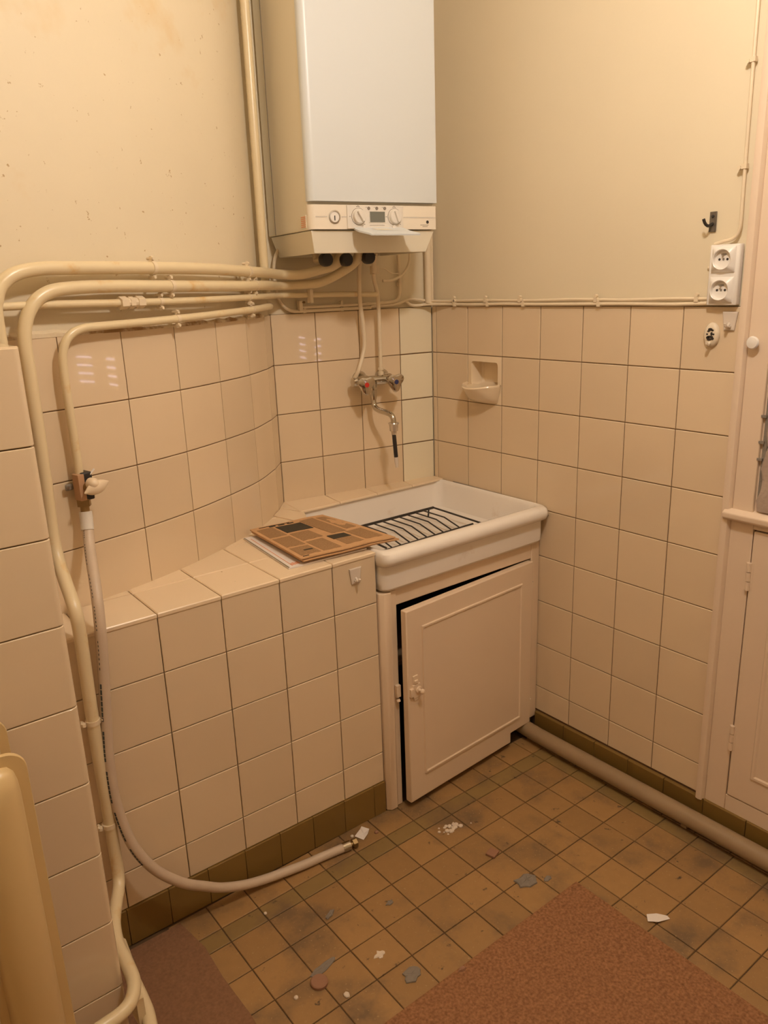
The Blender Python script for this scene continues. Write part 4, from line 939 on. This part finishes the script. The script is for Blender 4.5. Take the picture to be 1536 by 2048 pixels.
# ------------------------------------------------------------------ litter on the floor
def blob(name, label, cat, x, y, rx, ry, h, m, n=14, seed=0, rough=.25, rz=0, group=None):
    rnd = random.Random(seed); rad = [1 + rnd.uniform(-rough, rough) for _ in range(n)]
    t = MB(); R = []
    for s, z in ((1, 0), (.96, h * .6), (.7, h), (.1, h * .95)):
        R.append([(rx * s * rad[k] * math.cos(2 * PI * k / n), ry * s * rad[k] * math.sin(2 * PI * k / n), z * (1 + rnd.uniform(-.15, .15))) for k in range(n)])
    o = t.rings(R).build(name, m, loc=(x, y, .0004), rz=rz); return tag(o, label, cat, group)
o = MB(); 
sc_ = thing('paper_scrap', 'crumpled white paper scrap near the hose end', 'paper', (-.744, -.524, .0005), .5)
MB().add([(-.022, -.014, .001), (0, -.016, .004), (.024, -.010, .001), (.020, .012, .006), (0, .006, .014), (-.020, .014, .003), (0, -.004, .002)], [(0, 1, 6), (1, 2, 6), (2, 3, 6), (3, 4, 6), (4, 5, 6), (5, 0, 6)]).build('sheet', 'paper', sc_)
s2 = thing('paper_scrap', 'torn beige paper scrap on the tiles right of the carpet', 'paper', (-.392, -1.207, .001), -.6)
MB().add([(-.026, -.006, .001), (-.004, -.014, .005), (.028, -.004, .001), (.024, .004, .003), (.0, .008, .008), (-.022, .012, .004)], [(0, 1, 4, 5), (1, 2, 3, 4)]).build('sheet', 'paper', s2)
du = thing('plaster_dust', 'heap of white plaster crumbs on the floor before the cabinet', 'plaster', (-.551, -.667, .0005))
for k in range(26):
    rnd = random.Random(k); a = rnd.uniform(0, 6.28); d_ = abs(rnd.gauss(0, .024)); s = rnd.uniform(.002, .0075)
    MB().lathe([(s, 0), (s * .8, s * .35), (s * .1, s * .5)], 7, 'z', (d_ * math.cos(a) + .01 * (k % 3), d_ * math.sin(a) * .8, 0)).build('crumb', 'dust', du)
t_ = MB().box((-.014, -.013, 0), (.014, .013, .006)).build('tile_chip', 'terra', bevel=.001, loc=(-.53, -.808, .0004), rz=.3); tag(t_, 'square terracotta chip on the floor tiles', 'tile chip')
blob('putty_scrap', 'flat grey putty scrap at the back edge of the carpet', 'putty', -.534, -.930, .030, .020, .006, 'putty', 16, 3, .22, -.4)
blob('putty_scrap', 'small grey putty smear right of the larger scrap', 'putty', -.487, -.958, .012, .008, .003, 'putty', 12, 4, .3)
blob('putty_scrap', 'grey putty lump near the lower middle of the tiles', 'putty', -.929, -.958, .022, .016, .004, 'putty', 14, 5, .25)
blob('putty_scrap', 'long grey putty smear beside the round brown cap', 'putty', -1.070, -.818, .034, .010, .003, 'putty', 16, 6, .2, .15)
blob('putty_scrap', 'dark grey putty flake in the tile joint left of the dust heap', 'putty', -.972, -.703, .020, .007, .004, 'putty', 12, 7, .3, .4)
blob('putty_scrap', 'tiny grey putty flake in the middle of the tiled floor', 'putty', -.84, -.766, .010, .007, .003, 'putty', 12, 8, .3)
blob('plaster_flake', 'white plaster flake left of the carpet corner', 'plaster', -.951, -.871, .014, .010, .003, 'dust', 12, 9, .35)
blob('plaster_flake', 'small white flake at the carpet edge near the bottom', 'plaster', -1.068, -.908, .006, .008, .004, 'dust', 10, 10, .2)
blob('plaster_flake', 'brownish flake lying on the back edge of the carpet', 'plaster', -.840, -1.020, .011, .006, .008, 'terra', 10, 11, .3)
cap = MB().lathe([(.019, 0), (.019, .006), (.017, .008), (.001, .008)], 22).build('bottle_cap', 'terra', loc=(-1.097, -.846, .0004), smooth=True); tag(cap, 'round brown cap lying on the floor tiles', 'cap')
for k, (x, y, s, m, lab) in enumerate(((-.712, -.545, .006, 'terra', 'small dark crumb right of the crumpled paper scrap'), (-.772, -.515, .005, 'dust', 'pale crumb against the skirting left of the paper scrap'), (-1.155, -.845, .005, 'dust', 'white crumb left of the round brown cap'), (-1.09, -.60, .004, 'dust', 'tiny white crumb on the olive border tiles'))):
    tag(MB().lathe([(s, 0), (s * .9, s * .6), (s * .2, s)], 8).build('floor_crumb', m, loc=(x, y, .0006)), lab, 'crumb')

# ------------------------------------------------------------------ ceiling lamp (out of frame)
la = thing('ceiling_lamp', 'bare round bulb hanging from the ceiling above the viewer', 'lamp', (LAMP_POS[0], LAMP_POS[1], CEIL))
hz = LAMP_POS[2] - CEIL
MB().lathe([(.045, 0), (.045, -.012), (.01, -.03), (.001, -.03)], 20).build('ceiling_rose', 'white', la, smooth=True)
MB().tube([(0, 0, -.02), (0, 0, hz + .11)], .003, 8).build('cord', 'white', la)
MB().tube([(0, 0, hz + .12), (0, 0, hz + .065)], .018, 14).build('socket', 'white', la, smooth=True)
MB().lathe([(.015, .068), (.03, .055), (.052, .03), (.06, 0), (.052, -.03), (.03, -.052), (.002, -.06)], 24, 'z', (0, 0, hz)).build('bulb', 'bulb', la, smooth=True)
